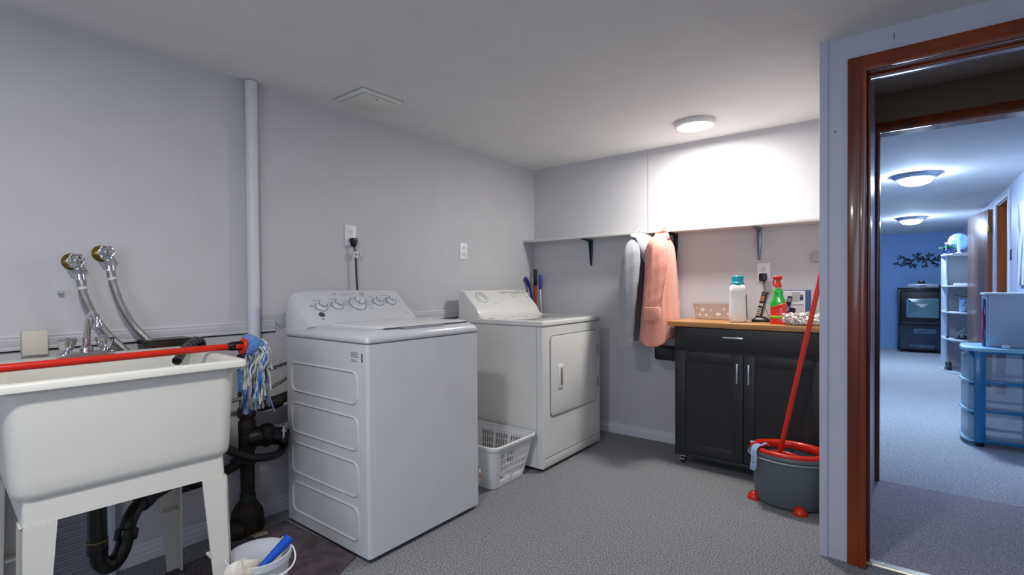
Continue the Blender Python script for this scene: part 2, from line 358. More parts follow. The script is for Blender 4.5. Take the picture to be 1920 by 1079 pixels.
# rubbish/flakes at the stack foot
cf = mat('cream_flakes', '#b3a68c', .8)
tag(MB().prism([(.165, .95), (.19, .955), (.20, .99), (.185, 1.0), (.17, .98)], FZ, 0.001, .008, .001).build('paint_flake', cf), 'cream paint flake on the floor left of the black drain pipe foot', 'debris')
tag(MB().prism([(.165, 1.03), (.195, 1.035), (.20, 1.09), (.17, 1.095), (.155, 1.06)], FZ, 0.001, .014, .002).build('paint_flake', cf), 'cream paint flake on the floor in front of the black drain pipe foot', 'debris')
# drain hose with the hook over the sink rim
rub = mat('black_hose_rubber', '#17171b', .4)
t = thing('drain_hose', 'black ribbed drain hose hooked over the back right sink rim, running to the washer', 'hose', (.4, .66, .84))
f = MB(); f.tube([(.405, .672, .848), (.36, .700, .862), (.30, .738, .879), (.24, .782, .890), (.18, .825, .888), (.140, .852, .865), (.118, .862, .81), (.11, .86, .70), (.13, .88, .55), (.16, .93, .43), (.19, 1.0, .375), (.20, 1.08, .352), (.18, 1.16, .348), (.10, 1.24, .37), (.07, 1.40, .40)],
                   lambda u: .0145 if u < .3 else .0175, 16, 8); f.build('hose', rub, t)
f = MB()
for k in range(5):
    a = Vector((.33, .719, .871)).lerp(Vector((.22, .797, .891)), k/4); b = a+Vector((-.011, .007, .002)); f.cyl(a, b, .0172, n=18, bev=.002)
f.lathe([(.0145, 0), (.0165, .004), (.0135, .008), (.0125, .002)], (.407, .671, .8473), (.83, -.48, -.25), n=18)
f.build('ribs', mat('grey_hose_end', '#3a3a3e', .4), t)
# dark metal box, beige box on the sink ledge
t = thing('metal_box', 'dark tarnished metal box on the wall behind the sink rim', 'box', (.06, .735, .80))
MB().box((.0, .668, .80), (.112, .822, .896), .002).box((.110, .671, .81), (.114, .819, .820)).build('box_body', mat('tarnished_metal', '#2e3029', .35, metal=.5, noise_scale=14, col2='#4b332a'), t)
MB().box((0, .665, .8955), (.116, .825, .8985), .001).build('lid', mat('tarnished_lid', '#5a5c52', .35, metal=.5), t)
tag(MB().box((.03, .320, .872), (.062, .388, .957), .004, 3).build('soap_box', mat('beige_card', '#cfc9bc', .6)), 'beige upright box on the back ledge of the sink left of the faucet', 'box')
# grey hoses right of the mop
tag(MB().tube([(.05, .86, .60), (.08, .98, .60), (.10, 1.09, .620), (.10, 1.16, .636), (.10, 1.235, .668), (.08, 1.32, .72), (.05, 1.40, .80)], .0085, 10).build('supply_hose', mat('grey_supply_hose', '#8c8a84', .35, metal=.7)), 'grey supply hose curving along the wall into the back of the washer', 'hose')
tag(MB().tube([(.012, 1.05, .672), (.012, 1.15, .699), (.012, 1.26, .723), (.012, 1.36, .745)], .003, 8).build('wall_crack_line', black_pl), 'thin dark crack line rising along the wall left of the washer', 'wire')  # crack in the wall, drawn as a thin black tube
tag(MB().tube([(.01, 1.238, .925), (.02, 1.25, .92), (.02, 1.262, .93), (.02, 1.268, .965), (.02, 1.285, .985), (.02, 1.30, .95), (.02, 1.262, .915), (.02, 1.25, .905), (.02, 1.238, .93)], .0013, 6).build('clear_wire', mat('grey_wire', '#8f9097', .3)), 'thin grey looped wire hanging left of the washer console', 'wire')
# ribbed vent panel
t = thing('ribbed_panel', 'grey ribbed plastic panel leaning on the wall behind the sink legs', 'panel', (.02, .47, 0))
f = MB(); f.box((.0135, .30, 0), (.022, .570, .35), .001)
for k in range(14): f.box((.021, .302, .012+k*.0245), (.030, .545, .022+k*.0245), .002)
f.build('louvre_sheet', mat('grey_translucent', '#9497a2', .3, alpha=1), t)
MB().box((.0135, .556, 0), (.036, .578, .37), .002).build('edge_strip', mat('pale_strip', '#c6cad6', .3), t)

# ================================================================== SINK
SM = Matrix.Translation((.437, .478, 0)) @ Matrix.Rotation(math.radians(-2.9), 4, 'Z')
t = thing('utility_sink', 'white plastic freestanding laundry sink on four legs', 'sink', M=SM)
tubm = mat('white_sink_plastic', '#d8d7cf', .38)
hx, hy = .300, .295
prof = [  # (inset from outer rim, z, corner radius)
    (.024, .846, .045), (.008, .846, .03), (.000, .850, .02), (.0, .866, .02), (.004, .871, .02), (.022, .872, .03), (.030, .868, .04), (.034, .855, .05),
    (.042, .72, .055), (.055, .63, .06), (.085, .605, .06), (.16, .600, .06)]
# outer shell from the rim down
outer = [(.16, .560, .06), (.070, .560, .035), (.050, .564, .038), (.040, .574, .040), (.036, .590, .042), (.034, .62, .044), (.031, .68, .046), (.027, .76, .046), (.024, .846, .045)]
f = MB(); allp = outer+prof
rings = []
for ins, z, r in allp:
    back = .05 if (ins >= .030 and z > .59 and allp.index((ins, z, r)) > len(outer)) else 0     # wide faucet ledge at the back
    ring = rrect(hx-ins-back/2, hy-ins, r)
    rings.append([Vector((x+back/2, y, z)) for x, y in ring])
f.grid(rings, True, True, True)
f.build('basin', tubm, t, world=False, smooth=50)
f = MB(); rings = [[Vector((x, y, z)) for x, y in rrect(hx-.022-i, hy-.033-i, .012)] for i, z in ((.034, .578), (.027, .575), (.024, .503), (.028, .503), (.034, .565), (.05, .57))]
f.grid(rings, True, False, False);  f.build('apron', tubm, t, world=False)
for sx in (1, -1):
    for sy in (1, -1):
        x, y = sx*(hx-.042), sy*(hy-.053); x2, y2 = sx*(hx-.030), sy*(hy-.042)
        f = MB()
        def leg(u, v): return (u, v)
        wt, wb, th = .072, .042, .006
        # flange facing front/back
        v = [(x, y, .502), (x, y-sy*wt, .502), (x2, y2-sy*wb, 0), (x2, y2, 0)]
        f.grid([[Vector(p) for p in v], [Vector((p[0]-sx*th, p[1], p[2])) for p in v]], True, True, True)
        v = [(x, y, .502), (x-sx*wt, y, .502), (x2-sx*wb, y2, 0), (x2, y2, 0)]
        f.grid([[Vector(p) for p in v], [Vector((p[0], p[1]-sy*th, p[2])) for p in v]], True, True, True)
        f.box((min(x2, x2-sx*wb), min(y2, y2-sy*wb), 0), (max(x2, x2-sx*wb), max(y2, y2-sy*wb), .006))
        f.box((min(x-sx*.004, x-sx*.05), min(y-sy*.004, y-sy*.05), .25), (max(x-sx*.004, x-sx*.05), max(y-sy*.004, y-sy*.05), .255))
        lg = f.build('leg', tubm, t, world=False, smooth=25)
# faucet (part of the sink)
fx = .195
f = MB(); f.prism([(px+.197, py+.465) for px, py in rrect(.026, .080, .024)], FZ, .871, .884, .003)
fa = f.build('faucet', chrome, t)
f = MB(); f.lathe([(.019, .884), (.018, .898), (.012, .904), (.0115, .93)], (fx, .465, 0), n=20)
f.tube([(fx, .465, .895), (fx+.001, .466, .935), (fx+.008, .469, .98), (fx+.020, .473, 1.008), (fx+.040, .477, 1.016), (fx+.060, .481, 1.004), (fx+.068, .483, .980)], lambda u: .0108-.001*u, 14)
f.cyl((fx+.068, .483, .984), (fx+.069, .483, .964), .0135, n=18, bev=.002)
f.build('spout', chrome, fa)
for yy in (.412, .516):
    f = MB(); n = 24
    prof_h = [(.012, .884), (.014, .893), (.017, .897), (.020, .905), (.026, .925), (.026, .931), (.020, .937), (.0, .939)]
    rings = []
    for r, z in prof_h:
        rings.append([Vector((fx+r*(1+.10*math.cos(4*2*PI*j/32) if z > .896 else 1)*math.cos(2*PI*j/32), yy+r*(1+.10*math.cos(4*2*PI*j/32) if z > .896 else 1)*math.sin(2*PI*j/32), z)) for j in range(32)])
    f.grid(rings, True); f.build('tap_handle', chrome, fa)
# p-trap
t = thing('sink_trap', 'black plastic drain trap under the laundry sink', 'pipe', (.42, .44, .2))
bt = mat('black_abs_pipe', '#0f0f10', .3, noise_scale=20, col2='#1c1a17')
f = MB(); f.cyl((.40, .44, .30), (.40, .44, .583), .0245, n=24); f.cyl((.40, .44, .505), (.40, .44, .583), .032, n=24, bev=.003); f.build('tailpiece', bt, t)
f = MB(); f.cyl((.40, .44, .262), (.40, .44, .302), .028, n=24, bev=.003)
f.tube([(.40, .44, .27), (.397, .447, .232), (.390, .468, .206), (.380, .495, .212), (.372, .514, .240), (.366, .524, .275)], .0245, 18)
f.cyl((.368, .521, .262), (.361, .530, .296), .033, n=24, bev=.004); f.build('trap_bend', bt, t)
f = MB(); f.tube([(.363, .527, .285), (.352, .542, .325), (.322, .575, .348), (.26, .645, .352), (.18, .735, .345), (.13, .79, .31), (.11, .82, .292)], .0235, 18)
f.cyl((.315, .582, .349), (.285, .615, .352), .030, n=24, bev=.003)
f.build('waste_arm', bt, t)
MB().cyl((.40, .44, .301), (.40, .44, .305), .0285, n=24).build('glue_ring', mat('yellow_glue', '#6f652f', .6), t)

# ================================================================== RED MOP LYING ON THE SINK
MX = .50
t = thing('string_mop', 'red handled string mop lying across the sink, blue head hanging off the right', 'mop', (MX, .5, .888))
MB().cyl((MX+.005, -.40, .888), (MX, .80, .889), .0115, n=20).build('handle', red_pl, t)
f = MB(); f.cyl((MX, .798, .889), (MX, .815, .889), .0115, .0165, n=20); f.cyl((MX, .815, .889), (MX, .850, .889), .0165, n=20); f.build('socket', black_pl, t)
MB().box((MX+.008, .823, .880), (MX+.018, .848, .896), .003).build('socket_button', red_pl, t)
MB().cyl((MX, .848, .888), (MX, .858, .886), .030, .033, n=24, bev=.003).build('flange', red_pl, t)
cloth_blue = mat('blue_mop_cloth', '#5a86c0', .85, noise_scale=60, col2='#34609f', bump=.5, bump_scale=140, sheen=.4)
cloth_stripe = mat('blue_white_strip', '#c9d6ec', .85, noise_scale=70, col2='#3f74c4', bump=.5, bump_scale=140, stretch=(1, 1, .25), contrast=(.46, .54))
rope_m = mat('grey_white_yarn', '#d9d6cb', .9, noise_scale=120, col2='#7e8a94', bump=.6, bump_scale=200, stretch=(1, 1, .4))
f = MB(); rings = []
for i, (s_, rx, rz, dz) in enumerate([(.856, .022, .022, 0), (.860, .040, .034, 0), (.872, .050, .042, 0), (.888, .050, .044, -.002), (.905, .047, .042, -.006), (.918, .040, .034, -.012), (.925, .02, .02, -.016)]):
    rings.append([Vector((MX+rx*math.cos(a)*(1+.05*math.sin(5*a+i)), s_+.004*math.sin(3*a), .885+dz+rz*math.sin(a)*(1+.06*math.sin(4*a)))) for a in [2*PI*j/28 for j in range(28)]])
f.grid(rings, True, True, True); f.build('mop_head', cloth_blue, t, smooth=60)
def strands(n, m, name, zlo, width, seed, rnd=0):
    rn = random.Random(seed); f = MB()
    for k in range(n):
        a = rn.random(); px = MX-.045+.10*rn.random(); py = .845+.085*rn.random(); L = rn.uniform(*zlo)
        pts = []; ph = rn.random()*6; yb = .852+.095*rn.random(); top = .90+rn.uniform(-.015, .01)
        start = (MX+(px-MX)*.6, min(.915, max(.866, py)), top)
        zs = [0, .02, .06, .12, .17, .22, .27]
        for q, dz in enumerate(zs):
            u = q/6
            pts.append((px+.003*math.sin(ph+q*1.3)+.010*u*(px-MX)/.05, start[1]*(1-u)+yb*u+.0025*math.sin(ph*2+q*1.7)+(.018*math.sin(PI*min(1, u*2))), top-(top-L)*u**1.1))
        pts[0] = start
        if rnd: f.tube(pts, width, 6, 3)
        else: f.tube(pts, width, 6, 3, flat=.28)
    return f.build(name, m, t, smooth=60, kind='stuff')
strands(18, cloth_blue, 'blue_strips', (.62, .74), .008, 3)
strands(26, cloth_stripe, 'striped_strips', (.63, .76), .008, 5)
strands(60, rope_m, 'yarn_strings', (.64, .80), .0042, 9, 1)

# ================================================================== WASHER
t = thing('washing_machine', 'white top loading washing machine between the sink and the dryer', 'washing machine', (.445, 1.548, 0))
x0, x1, y0, y1 = .135, .754, 1.216, 1.880
f = MB(); f.prism([(a+(x0+x1)/2, b+(y0+y1)/2) for a, b in rrect((x1-x0)/2, (y1-y0)/2, .014, 4)], FZ, .022, .871)
cab = f.build('cabinet', enamel, t)
for sx in (x0+.05, x1-.05):
    for sy in (y0+.05, y1-.05):
        MB().cyl((sx, sy, 0), (sx, sy, .024), .018, n=14).build('foot', black_pl, t)
MB().box((x0+.02, y0+.02, .012), (x1-.02, y1-.02, .024)).build('base_pan', black_pl, t)
# embossed side ribs (four rounded frames)
f = MB()
def rframe(f, xa, xb, za, zb, yv, r=.035, w=.0055, dep=.004):
    pts = [Vector(((xa+xb)/2+a, yv, (za+zb)/2+b)) for a, b in rrect((xb-xa)/2, (zb-za)/2, r, 5)]
    f.tube(pts, w, 6, 1, closed=True)
for za, zb in ((.628, .757), (.440, .585-.012), (.252, .390), (.074, .208)): rframe(f, .190, .690, za, zb, y0+.0005)
f.build('side_embossing', enamel, cab)
f = MB()
for k in range(4): f.box((x1-.108, y0-.0006, .835-k*.006), (x1-.108+.045+.006*(k % 2), y0+.001, .8385-k*.006))
for k in range(2): f.box((x1-.108, y0-.0006, .805-k*.006), (x1-.075+.01*k, y0+.001, .8085-k*.006))
f.build('rating_text', mat('light_print', '#8f949d', .6), cab)
MB().box((x1-.038, y0-.0006, .800), (x1-.030, y0+.001, .835)).build('rating_sticker', dark_grey, cab)
# top cover: rounded lip, side cheeks
f = MB(); rings = []
W, D = (x1-x0)/2, (y1-y0)/2; cx, cy = (x0+x1)/2, (y0+y1)/2
MB().box((x0+.004, y0+.004, .869), (x1-.004, y1-.004, .8765)).build('seam', mat('seam_grey', '#7d828d', .6), t)
for ins, z, r in ((.0, .8755, .02), (-.003, .879, .02), (-.003, .893, .022), (.002, .905, .03), (.012, .916, .04), (.028, .923, .05), (.06, .927, .05), (.09, .927, .05)):
    rings.append([Vector((cx+a, cy+b, z)) for a, b in rrect(W-ins, D-ins, r)])
f.grid(rings, True, True, True); top = f.build('top_cover', enamel, t, smooth=50)
# lid
f = MB(); lx0, lx1, ly0, ly1 = .335, .727, y0+.085, y1-.045
lm = mat('lid_enamel', '#e6e7ea', .2, coat=.5)
f.prism([(a+(lx0+lx1)/2, b+(ly0+ly1)/2) for a, b in rrect((lx1-lx0)/2, (ly1-ly0)/2, .03, 5)], FZ, .926, .935, .003)
lid = f.build('lid', lm, t)
MB().box((lx1-.004, ly0+.02, .9235), (lx1+.0015, ly1-.01, .9285)).build('lid_gap', mat('lid_gap', '#4a4d5a', .5), lid)
f = MB(); f.prism([(1.40, .927), (1.66, .927), (1.64, .918), (1.625, .912), (1.44, .912), (1.425, .918)], FX, lx1+.001, lx1+.013, .001); f.build('finger_recess', mat('recess_grey', '#a2a5ad', .4), top)
# console
f = MB(); prof_c = [(.137, .90), (.137, 1.050), (.142, 1.073), (.155, 1.084), (.175, 1.084), (.190, 1.076), (.330, .944), (.345, .932), (.352, .927), (.30, .90)]
secs = []
ys = [(y0+.004, .90, .80), (y0+.010, .955, .86), (y0+.022, .985, .93), (y0+.045, .996, .975), (y0+.09, 1, 1), (cy, 1, 1.004), (y1-.10, 1, 1), (y1-.05, .995, .975), (y1-.035, .985, .95), (y1-.024, .955, .88)]
for yy, kx, kz in ys:
    secs.append([Vector((.137+(a-.137)*kx, yy, .90+(b-.90)*kz)) for a, b in prof_c])
f.grid(secs, True, True, True); con = f.build('console', enamel, t, smooth=40)
nrm = Vector((.132, 0, .140)).normalized(); sl = Vector((.140, 0, -.132)).normalized()
def cpt(s_, y, h=0): return Vector((.190, y, 1.076))+sl*s_+nrm*h
def dial(f, s_, y, r, h=.022):
    c = cpt(s_, y)
    f.lathe([(r*1.10, 0), (r*1.06, .006), (r*.98, .010), (r*.80, .013), (r*.70, h), (r*.64, h+.003), (.0001, h+.003)], c, nrm, n=28)
for s_, y, r in ((.100, 1.325, .026), (.094, 1.415, .026), (.088, 1.535, .040), (.080, 1.665, .026), (.076, 1.752, .026)):
    f = MB(); dial(f, s_, y, r, .028 if r > .03 else .022); k = f.build('dial', enamel, con)
    f = MB(); c = cpt(s_, y); f.tube([c+nrm*(.0225 if r < .03 else .0285)+(sl*math.cos(a)+Vector((0, 1, 0))*math.sin(a))*r*.70 for a in [2*PI*j/24 for j in range(24)]], .0016, 6, 1, closed=True)
    f.tube([c+nrm*.001+(sl*math.cos(a)+Vector((0, 1, 0))*math.sin(a))*r*1.13 for a in [2*PI*j/24 for j in range(24)]], .0012, 6, 1, closed=True)
    e = .0255 if r < .03 else .0315
    q = c+nrm*e; f.cyl(q, q+(sl*.7+Vector((0, -.6, 0)))*r*.7, .0012, n=6)
    f.build('dial_ring', mat('ring_grey', '#6d7078', .4, metal=.5), k)
f = MB()
def dash(s_, y, w, hh=.0022):
    a = cpt(s_, y, .0002); M = Matrix.Translation(a) @ Matrix((sl, Vector((0, 1, 0)), nrm)).transposed().to_4x4()
    f.box((-hh/2, 0, -.0003), (hh/2, w, .0006), 0, 2, M)
for s_, y, w in ((.055, 1.300, .036), (.050, 1.385, .045), (.040, 1.63, .026), (.034, 1.715, .032), (.012, 1.42, .024), (.020, 1.42, .022), (.022, 1.575, .032), (.028, 1.578, .028)): dash(s_, y, w)
for k in range(6): dash(.014, 1.475+k*.014, .006, .003); dash(.022, 1.475+k*.014, .008, .0018)
dash(.010, 1.585, .022); dash(.016, 1.585, .026)
for k in range(5): dash(.060+k*.016, 1.455+.006*abs(k-2), .024, .0016); dash(.066+k*.015, 1.590-.004*abs(k-2), .028, .0016)
for y in (1.27, 1.37, 1.62, 1.71): dash(.092, y, .016, .0014); dash(.085, y+.10-.014, .012, .0014)
dash(.168, 1.79, .03, .0016)
f.build('console_print', mat('console_print', '#7f838c', .6), con)
c = cpt(.150, 1.305, .0006); f = MB()
f.tube([c+(sl*math.cos(a)*.013+Vector((0, 1, 0))*math.sin(a)*.013) for a in [2*PI*j/24 for j in range(24)]], .0026, 6, 1, closed=True)
f.cyl(c-nrm*.0005, c+nrm*.0006, .0095, n=20)
f.tube([c+nrm*.001+sl*.004+Vector((0, -.005, 0)), c+nrm*.001-sl*.004+Vector((0, -.001, 0)), c+nrm*.001+sl*.003+Vector((0, .002, 0)), c+nrm*.001-sl*.003+Vector((0, .006, 0))], .0009, 5)
f.box((-.0, 0, 0), (.004, .012, .0008), 0, 2, Matrix.Translation(cpt(.176, 1.292, .0002)) @ Matrix((sl, Vector((0, 1, 0)), nrm)).transposed().to_4x4())
f.build('round_emblem', dark_grey, con)

# ================================================================== DRYER
t = thing('clothes_dryer', 'white front loading clothes dryer in the corner beside the shelf wall', 'clothes dryer', (.41, 2.81, 0))
x0, x1, y0, y1 = .07, .751, 2.450, 3.172
f = MB(); f.prism([(a+(x0+x1)/2, b+(y0+y1)/2) for a, b in rrect((x1-x0)/2, (y1-y0)/2, .008, 3)], FZ, .022, .856)
cab = f.build('cabinet', enamel2, t)
MB().box((x0+.02, y0+.02, .004), (x1-.02, y1-.02, .024)).build('base_pan', black_pl, t)
for sx in (x0+.05, x1-.05):
    for sy in (y0+.05, y1-.05): MB().cyl((sx, sy, 0), (sx, sy, .01), .016, n=12).build('foot', black_pl, t)
MB().box((x0+.003, y0+.003, .855), (x1-.003, y1-.003, .860)).build('seam', mat('seam_grey', '#7d828d', .6), t)
f = MB(); f.box((x0, y0-.003, .8595), (x1+.006, y1+.003, .889), .006, 3); top = f.build('top_panel', enamel2, t)
f = MB(); f.box((.33, y0+.03, .888), (x1-.025, y1-.02, .8885)); 
MB().box((x1-.040, y0-.0008, .03), (x1-.0385, y0+.002, .855)).build('side_seam', mat('seam_grey', '#7d828d', .6), cab)
# recessed glossy dish on the top
rec = mat('glossy_top', '#cfcfca', .1, coat=1)
f = MB(); f.prism([(a+.55, b+2.81) for a, b in rrect(.165, .32, .03, 5)], FZ, .8885, .8898, .0004); f.build('top_inlay', rec, top)
# console
f = MB(); prof_c = [(.08, .887), (.08, 1.05), (.09, 1.068), (.105, 1.073), (.125, 1.066), (.235, .955), (.250, .930), (.262, .905), (.285, .893), (.30, .888)]
secs = []
for yy, k in ((y0+.012, .92), (y0+.016, .975), (y0+.026, 1), (y1-.026, 1), (y1-.014, .975), (y1-.008, .92)):
    secs.append([Vector((.08+(a-.08)*k, yy, .887+(b-.887)*(1-(1-k)*.4))) for a, b in prof_c])
f.grid(secs, True, True, True); con = f.build('console', enamel2, t, smooth=40)
sl = Vector((.110, 0, -.111)).normalized(); nrm = Vector((.111, 0, .110)).normalized()
def cpt(s_, y, h=0): return Vector((.125, y, 1.066))+sl*s_+nrm*h
for s_, y, r, big in ((.062, 2.595, .042, 1), (.058, 2.955, .016, 0), (.056, 3.115, .016, 0)):
    c = cpt(s_, y); f = MB(); f.lathe([(r*1.1, 0), (r*1.05, .004), (r*.8, .006), (r*.7, .012), (.0001, .012)], c, nrm, n=28)
    M = Matrix.Translation(c+nrm*.016) @ Matrix((sl, Vector((0, 1, 0)), nrm)).transposed().to_4x4() @ Matrix.Rotation(.5, 4, 'Z')
    f.box((-r*.75, -.006 if big else -.003, -.008), (r*.75, .006 if big else .003, .009), .002, 2, M)
    k = f.build('knob', enamel2, con)
    f = MB(); f.tube([c+nrm*.001+(sl*math.cos(a)+Vector((0, 1, 0))*math.sin(a))*r*1.12 for a in [2*PI*j/28 for j in range(28)]], .0012, 6, 1, closed=True)
    f.box((-r*.7, -.0022 if big else -.001, .0085), (r*.7, .0022 if big else .001, .0098), 0, 2, M)
    f.build('knob_marks', mat('warm_grey_print', '#86867f', .5), k)
f = MB()
dash(.020, 2.82, .30, .006)
f.build('grey_stripe', mat('stripe_grey', '#8e8e8a', .4), con); f = MB()
dash(.004, 3.04, .035, .005); dash(.012, 2.56, .07, .0016); dash(.030, 2.84, .04, .0014); dash(.030, 3.02, .03, .0014); dash(.120, 2.66, .06, .0022)
for k in range(5): dash(.04+k*.016, 2.520+k*.003, .014, .0016)
f.build('console_print', mat('console_print', '#7f838c', .6), con)
f = MB(); f.box((.292, 2.52, .8895), (.297, 2.92, .8925), .001); f.build('lint_slot', mat('slot_grey', '#77776f', .5), top)
f = MB(); f.box((.298, 2.515, .889), (.345, 2.88, .894), .003); f.build('lint_cover', enamel2, top)
# door
dm = mat('door_enamel', '#dad9d5', .25, coat=.3)
f = MB(); P = [(a+2.828, b+.555) for a, b in rrect(.292, .240, .032, 6)]
f.prism(P, FX, .749, .758, .003); door = f.build('door', dm, t)
f = MB(); f.tube([Vector((.7515, a+2.828, b+.555)) for a, b in rrect(.2955, .2435, .034, 6)], .0025, 6, 1, closed=True); f.build('door_gap', mat('seam_grey', '#7d828d', .6), door)
f = MB(); f.prism([(a+2.640, b+.545) for a, b in rrect(.028, .073, .004, 3)], FX, .757, .764, .002); hd = f.build('door_handle', mat('white_handle', '#e9e9e6', .3), door)
f = MB(); f.prism([(a+2.645, b+.545) for a, b in rrect(.010, .055, .009, 5)], FX, .7635, .7655, .0005); f.build('grip_recess', mat('grip_shadow', '#77756e', .5), hd)
for z in (.44, .66):
    f = MB(); f.box((.752, 3.121, z-.03), (.760, 3.131, z+.03), .002); f.cyl((.759, 3.126, z-.025), (.759, 3.126, z+.025), .003, n=8); f.build('door_hinge', mat('hinge_steel', '#8b8c92', .3, metal=.8), door)
f = MB(); f.box((.7495, 2.475, .076), (.7525, 3.165, .0815)); f.build('toe_groove', mat('groove_grey', '#9a9b9f', .5), cab)
f = MB(); f.box((.7505, 2.472, .028), (.7535, 3.150, .074), .001); f.build('toe_panel', dm, cab)

# ================================================================== OUTLETS, CORDS
def outlet(name, F, label, cat='electrical outlet', group='wall outlets'):
    """F(u,v,w): u right, v up, w out of the wall"""
    t = thing(name, label, cat, F(0, 0, 0), group=group)
    f = MB(); f.prism(rrect(.0365, .0575, .004, 2), F, 0, .006, .0015); pl = f.build('cover_plate', mat('outlet_white', '#ececee', .35), t)
    f = MB()
    for s in (1, -1):
        f.prism([(u, v+s*.021) for u, v in rrect(.0165, .0135, .009, 4)], F, .0055, .0072, .0004)
    f.build('receptacle', mat('outlet_face', '#e0e0e2', .35), t)
    f = MB()
    for s in (1, -1):
        for u in (-.0065, .0065): f.prism([(u-.001, s*.021), (u+.001, s*.021), (u+.001, s*.021+.007), (u-.001, s*.021+.007)], F, .007, .0075)
        f.prism([(a, b+s*.021-.006) for a, b in rrect(.0022, .0022, .002, 2)], F, .007, .0075)
    f.build('slots', dark_grey, t)
    return t
FA = lambda cy, cz: (lambda u, v, w: Vector((w, cy+u, cz+v)))
FB = lambda cx, cz: (lambda u, v, w: Vector((cx+u, 3.47-w, cz+v)))
outlet('wall_outlet', FA(1.672, 1.386), 'white wall outlet with a black plug above the washer')
outlet('wall_outlet', FA(2.597, 1.345), 'empty white wall outlet above the dryer')
outlet('wall_outlet', FB(1.7185, 1.172), 'white wall outlet with a black adapter above the counter')
t = thing('power_cord', 'black power cord plugged in above the washer, hanging behind it', 'power cord', (.03, 1.69, 1.36))
f = MB(); F = FA(1.680, 1.352); f.prism([(-.018, .018), (-.021, .010), (-.018, -.006), (-.008, -.030), (.008, -.030), (.018, -.006), (.021, .010), (.018, .018)], F, .007, .034, .005); f.build('plug', black_pl, t)
MB().tube([(.022, 1.680, 1.325), (.028, 1.683, 1.30), (.030, 1.687, 1.24), (.030, 1.690, 1.15), (.034, 1.692, 1.08), (.05, 1.69, .98), (.08, 1.69, .9)], .0052, 10).build('cable', black_pl, t)
t = thing('cord_tag', 'white paper tag with orange edge hanging on the black power cord', 'tag', (.036, 1.70, 1.27))
MB().box((.034, 1.672, 1.262), (.0365, 1.716, 1.296), .0005).build('paper', mat('tag_paper', '#dcdcd8', .6), t)
MB().box((.0363, 1.704, 1.264), (.0372, 1.708, 1.294)).build('orange_edge', mat('tag_orange', '#b06a2a', .6), t)
MB().box((.0363, 1.690, 1.276), (.0372, 1.702, 1.280)).box((.0363, 1.679, 1.270), (.0372, 1.684, 1.288)).build('tag_print', dark_grey, t)

# ================================================================== BROOMS BEHIND THE DRYER
t = thing('broom', 'red broom handle with a black grip in the corner behind the dryer', 'broom', (.06, 3.40, 0), group='brooms behind the dryer')
MB().cyl((.060, 3.40, .02), (.052, 3.405, 1.10), .0115, n=16).build('stick', mat('dark_red_stick', '#a83622', .3), t)
MB().cyl((.052, 3.405, 1.10), (.050, 3.406, 1.235), .0135, n=16, bev=.003).build('grip', black_pl, t)
MB().box((.03, 3.33, .005), (.09, 3.46, .04), .006).build('broom_head', black_pl, t)
t = thing('broom', 'silver broom handle with a blue grip, rightmost behind the dryer', 'broom', (.13, 3.42, 0), group='brooms behind the dryer')
MB().cyl((.155, 3.38, .02), (.089, 3.425, 1.07), .010, n=16).build('stick', mat('silver_stick', '#c9ccd2', .3, metal=.6), t)
MB().cyl((.089, 3.425, 1.07), (.082, 3.432, 1.185), .0125, n=16, bev=.003).build('grip', mat('navy_grip', '#1c3fa8', .4), t)
MB().box((.11, 3.30, .005), (.20, 3.44, .03), .006).build('broom_head', mat('navy_grip', '#1c3fa8', .4), t)
t = thing('dust_brush', 'navy blue curved brush leaning leftmost behind the dryer', 'brush', (.03, 3.36, .9))
f = MB(); f.tube([(.020, 3.310, 1.162), (.022, 3.335, 1.140), (.024, 3.355, 1.10), (.035, 3.37, 1.03), (.045, 3.375, .90), (.05, 3.38, .60), (.05, 3.38, .02)], lambda u: .014 if u < .35 else .010, 12); f.build('handle', mat('navy_plastic', '#162a78', .4), t)
f = MB()
for k in range(5): f.cyl((.024+.002*k, 3.338+.006*k, 1.15-.024*k), (.034+.002*k, 3.318+.006*k, 1.156-.024*k), .005, .003, n=8)
f.build('bristles', mat('navy_plastic', '#162a78', .4), t)

# ================================================================== SHELF
tag(MB().box((.001, 3.312, 1.450), (2.129, 3.4699, 1.468), .0015).build('wall_shelf', mat('white_shelf', '#dad9d6', .45)), 'long white wall shelf along the back wall', 'shelf')
br_m = mat('dark_bracket', '#2b4650', .35, metal=.7)
br_l = mat('grey_bracket', '#7d8790', .35, metal=.7)
def bracket(x, m, label):
    t = thing('shelf_bracket', label, 'bracket', (x, 3.46, 1.26), group='brackets under the wall shelf')
    f = MB(); f.prism([(3.326, 1.4495), (3.469, 1.4495), (3.469, 1.430), (3.42, 1.434), (3.326, 1.4455)], FX, x-.011, x+.011, .001)
    f.build('arm', m, t)
    f = MB(); f.prism([(x-.014, 1.449), (x+.014, 1.449), (x+.013, 1.36), (x+.005, 1.25), (x-.005, 1.25), (x-.013, 1.36)], lambda u, v, w: Vector((u, w, v)), 3.455, 3.4695, .001)
    f.prism([(3.42, 1.437), (3.456, 1.437), (3.456, 1.265)], FX, x-.0015, x+.0015); f.build('upright', m, t)
    f = MB()
    for z in (1.40, 1.31): f.cyl((x, 3.456, z), (x, 3.451, z), .004, n=10)
    f.build('screws', black_pl, t)
bracket(.530, br_m, 'dark steel bracket under the shelf nearest the room corner')
bracket(1.178, black_pl, 'black bracket under the shelf behind the pink shirt')
bracket(1.694, br_l, 'grey steel bracket under the shelf above the counter outlet')
tag(MB().box((1.972, 3.450, 1.228), (2.05, 3.4699, 1.283), .003).build('wall_box', mat('wall_box_paint', '#b4b0b8', .5)), 'small grey wall box at the right end of the back wall', 'thermostat')

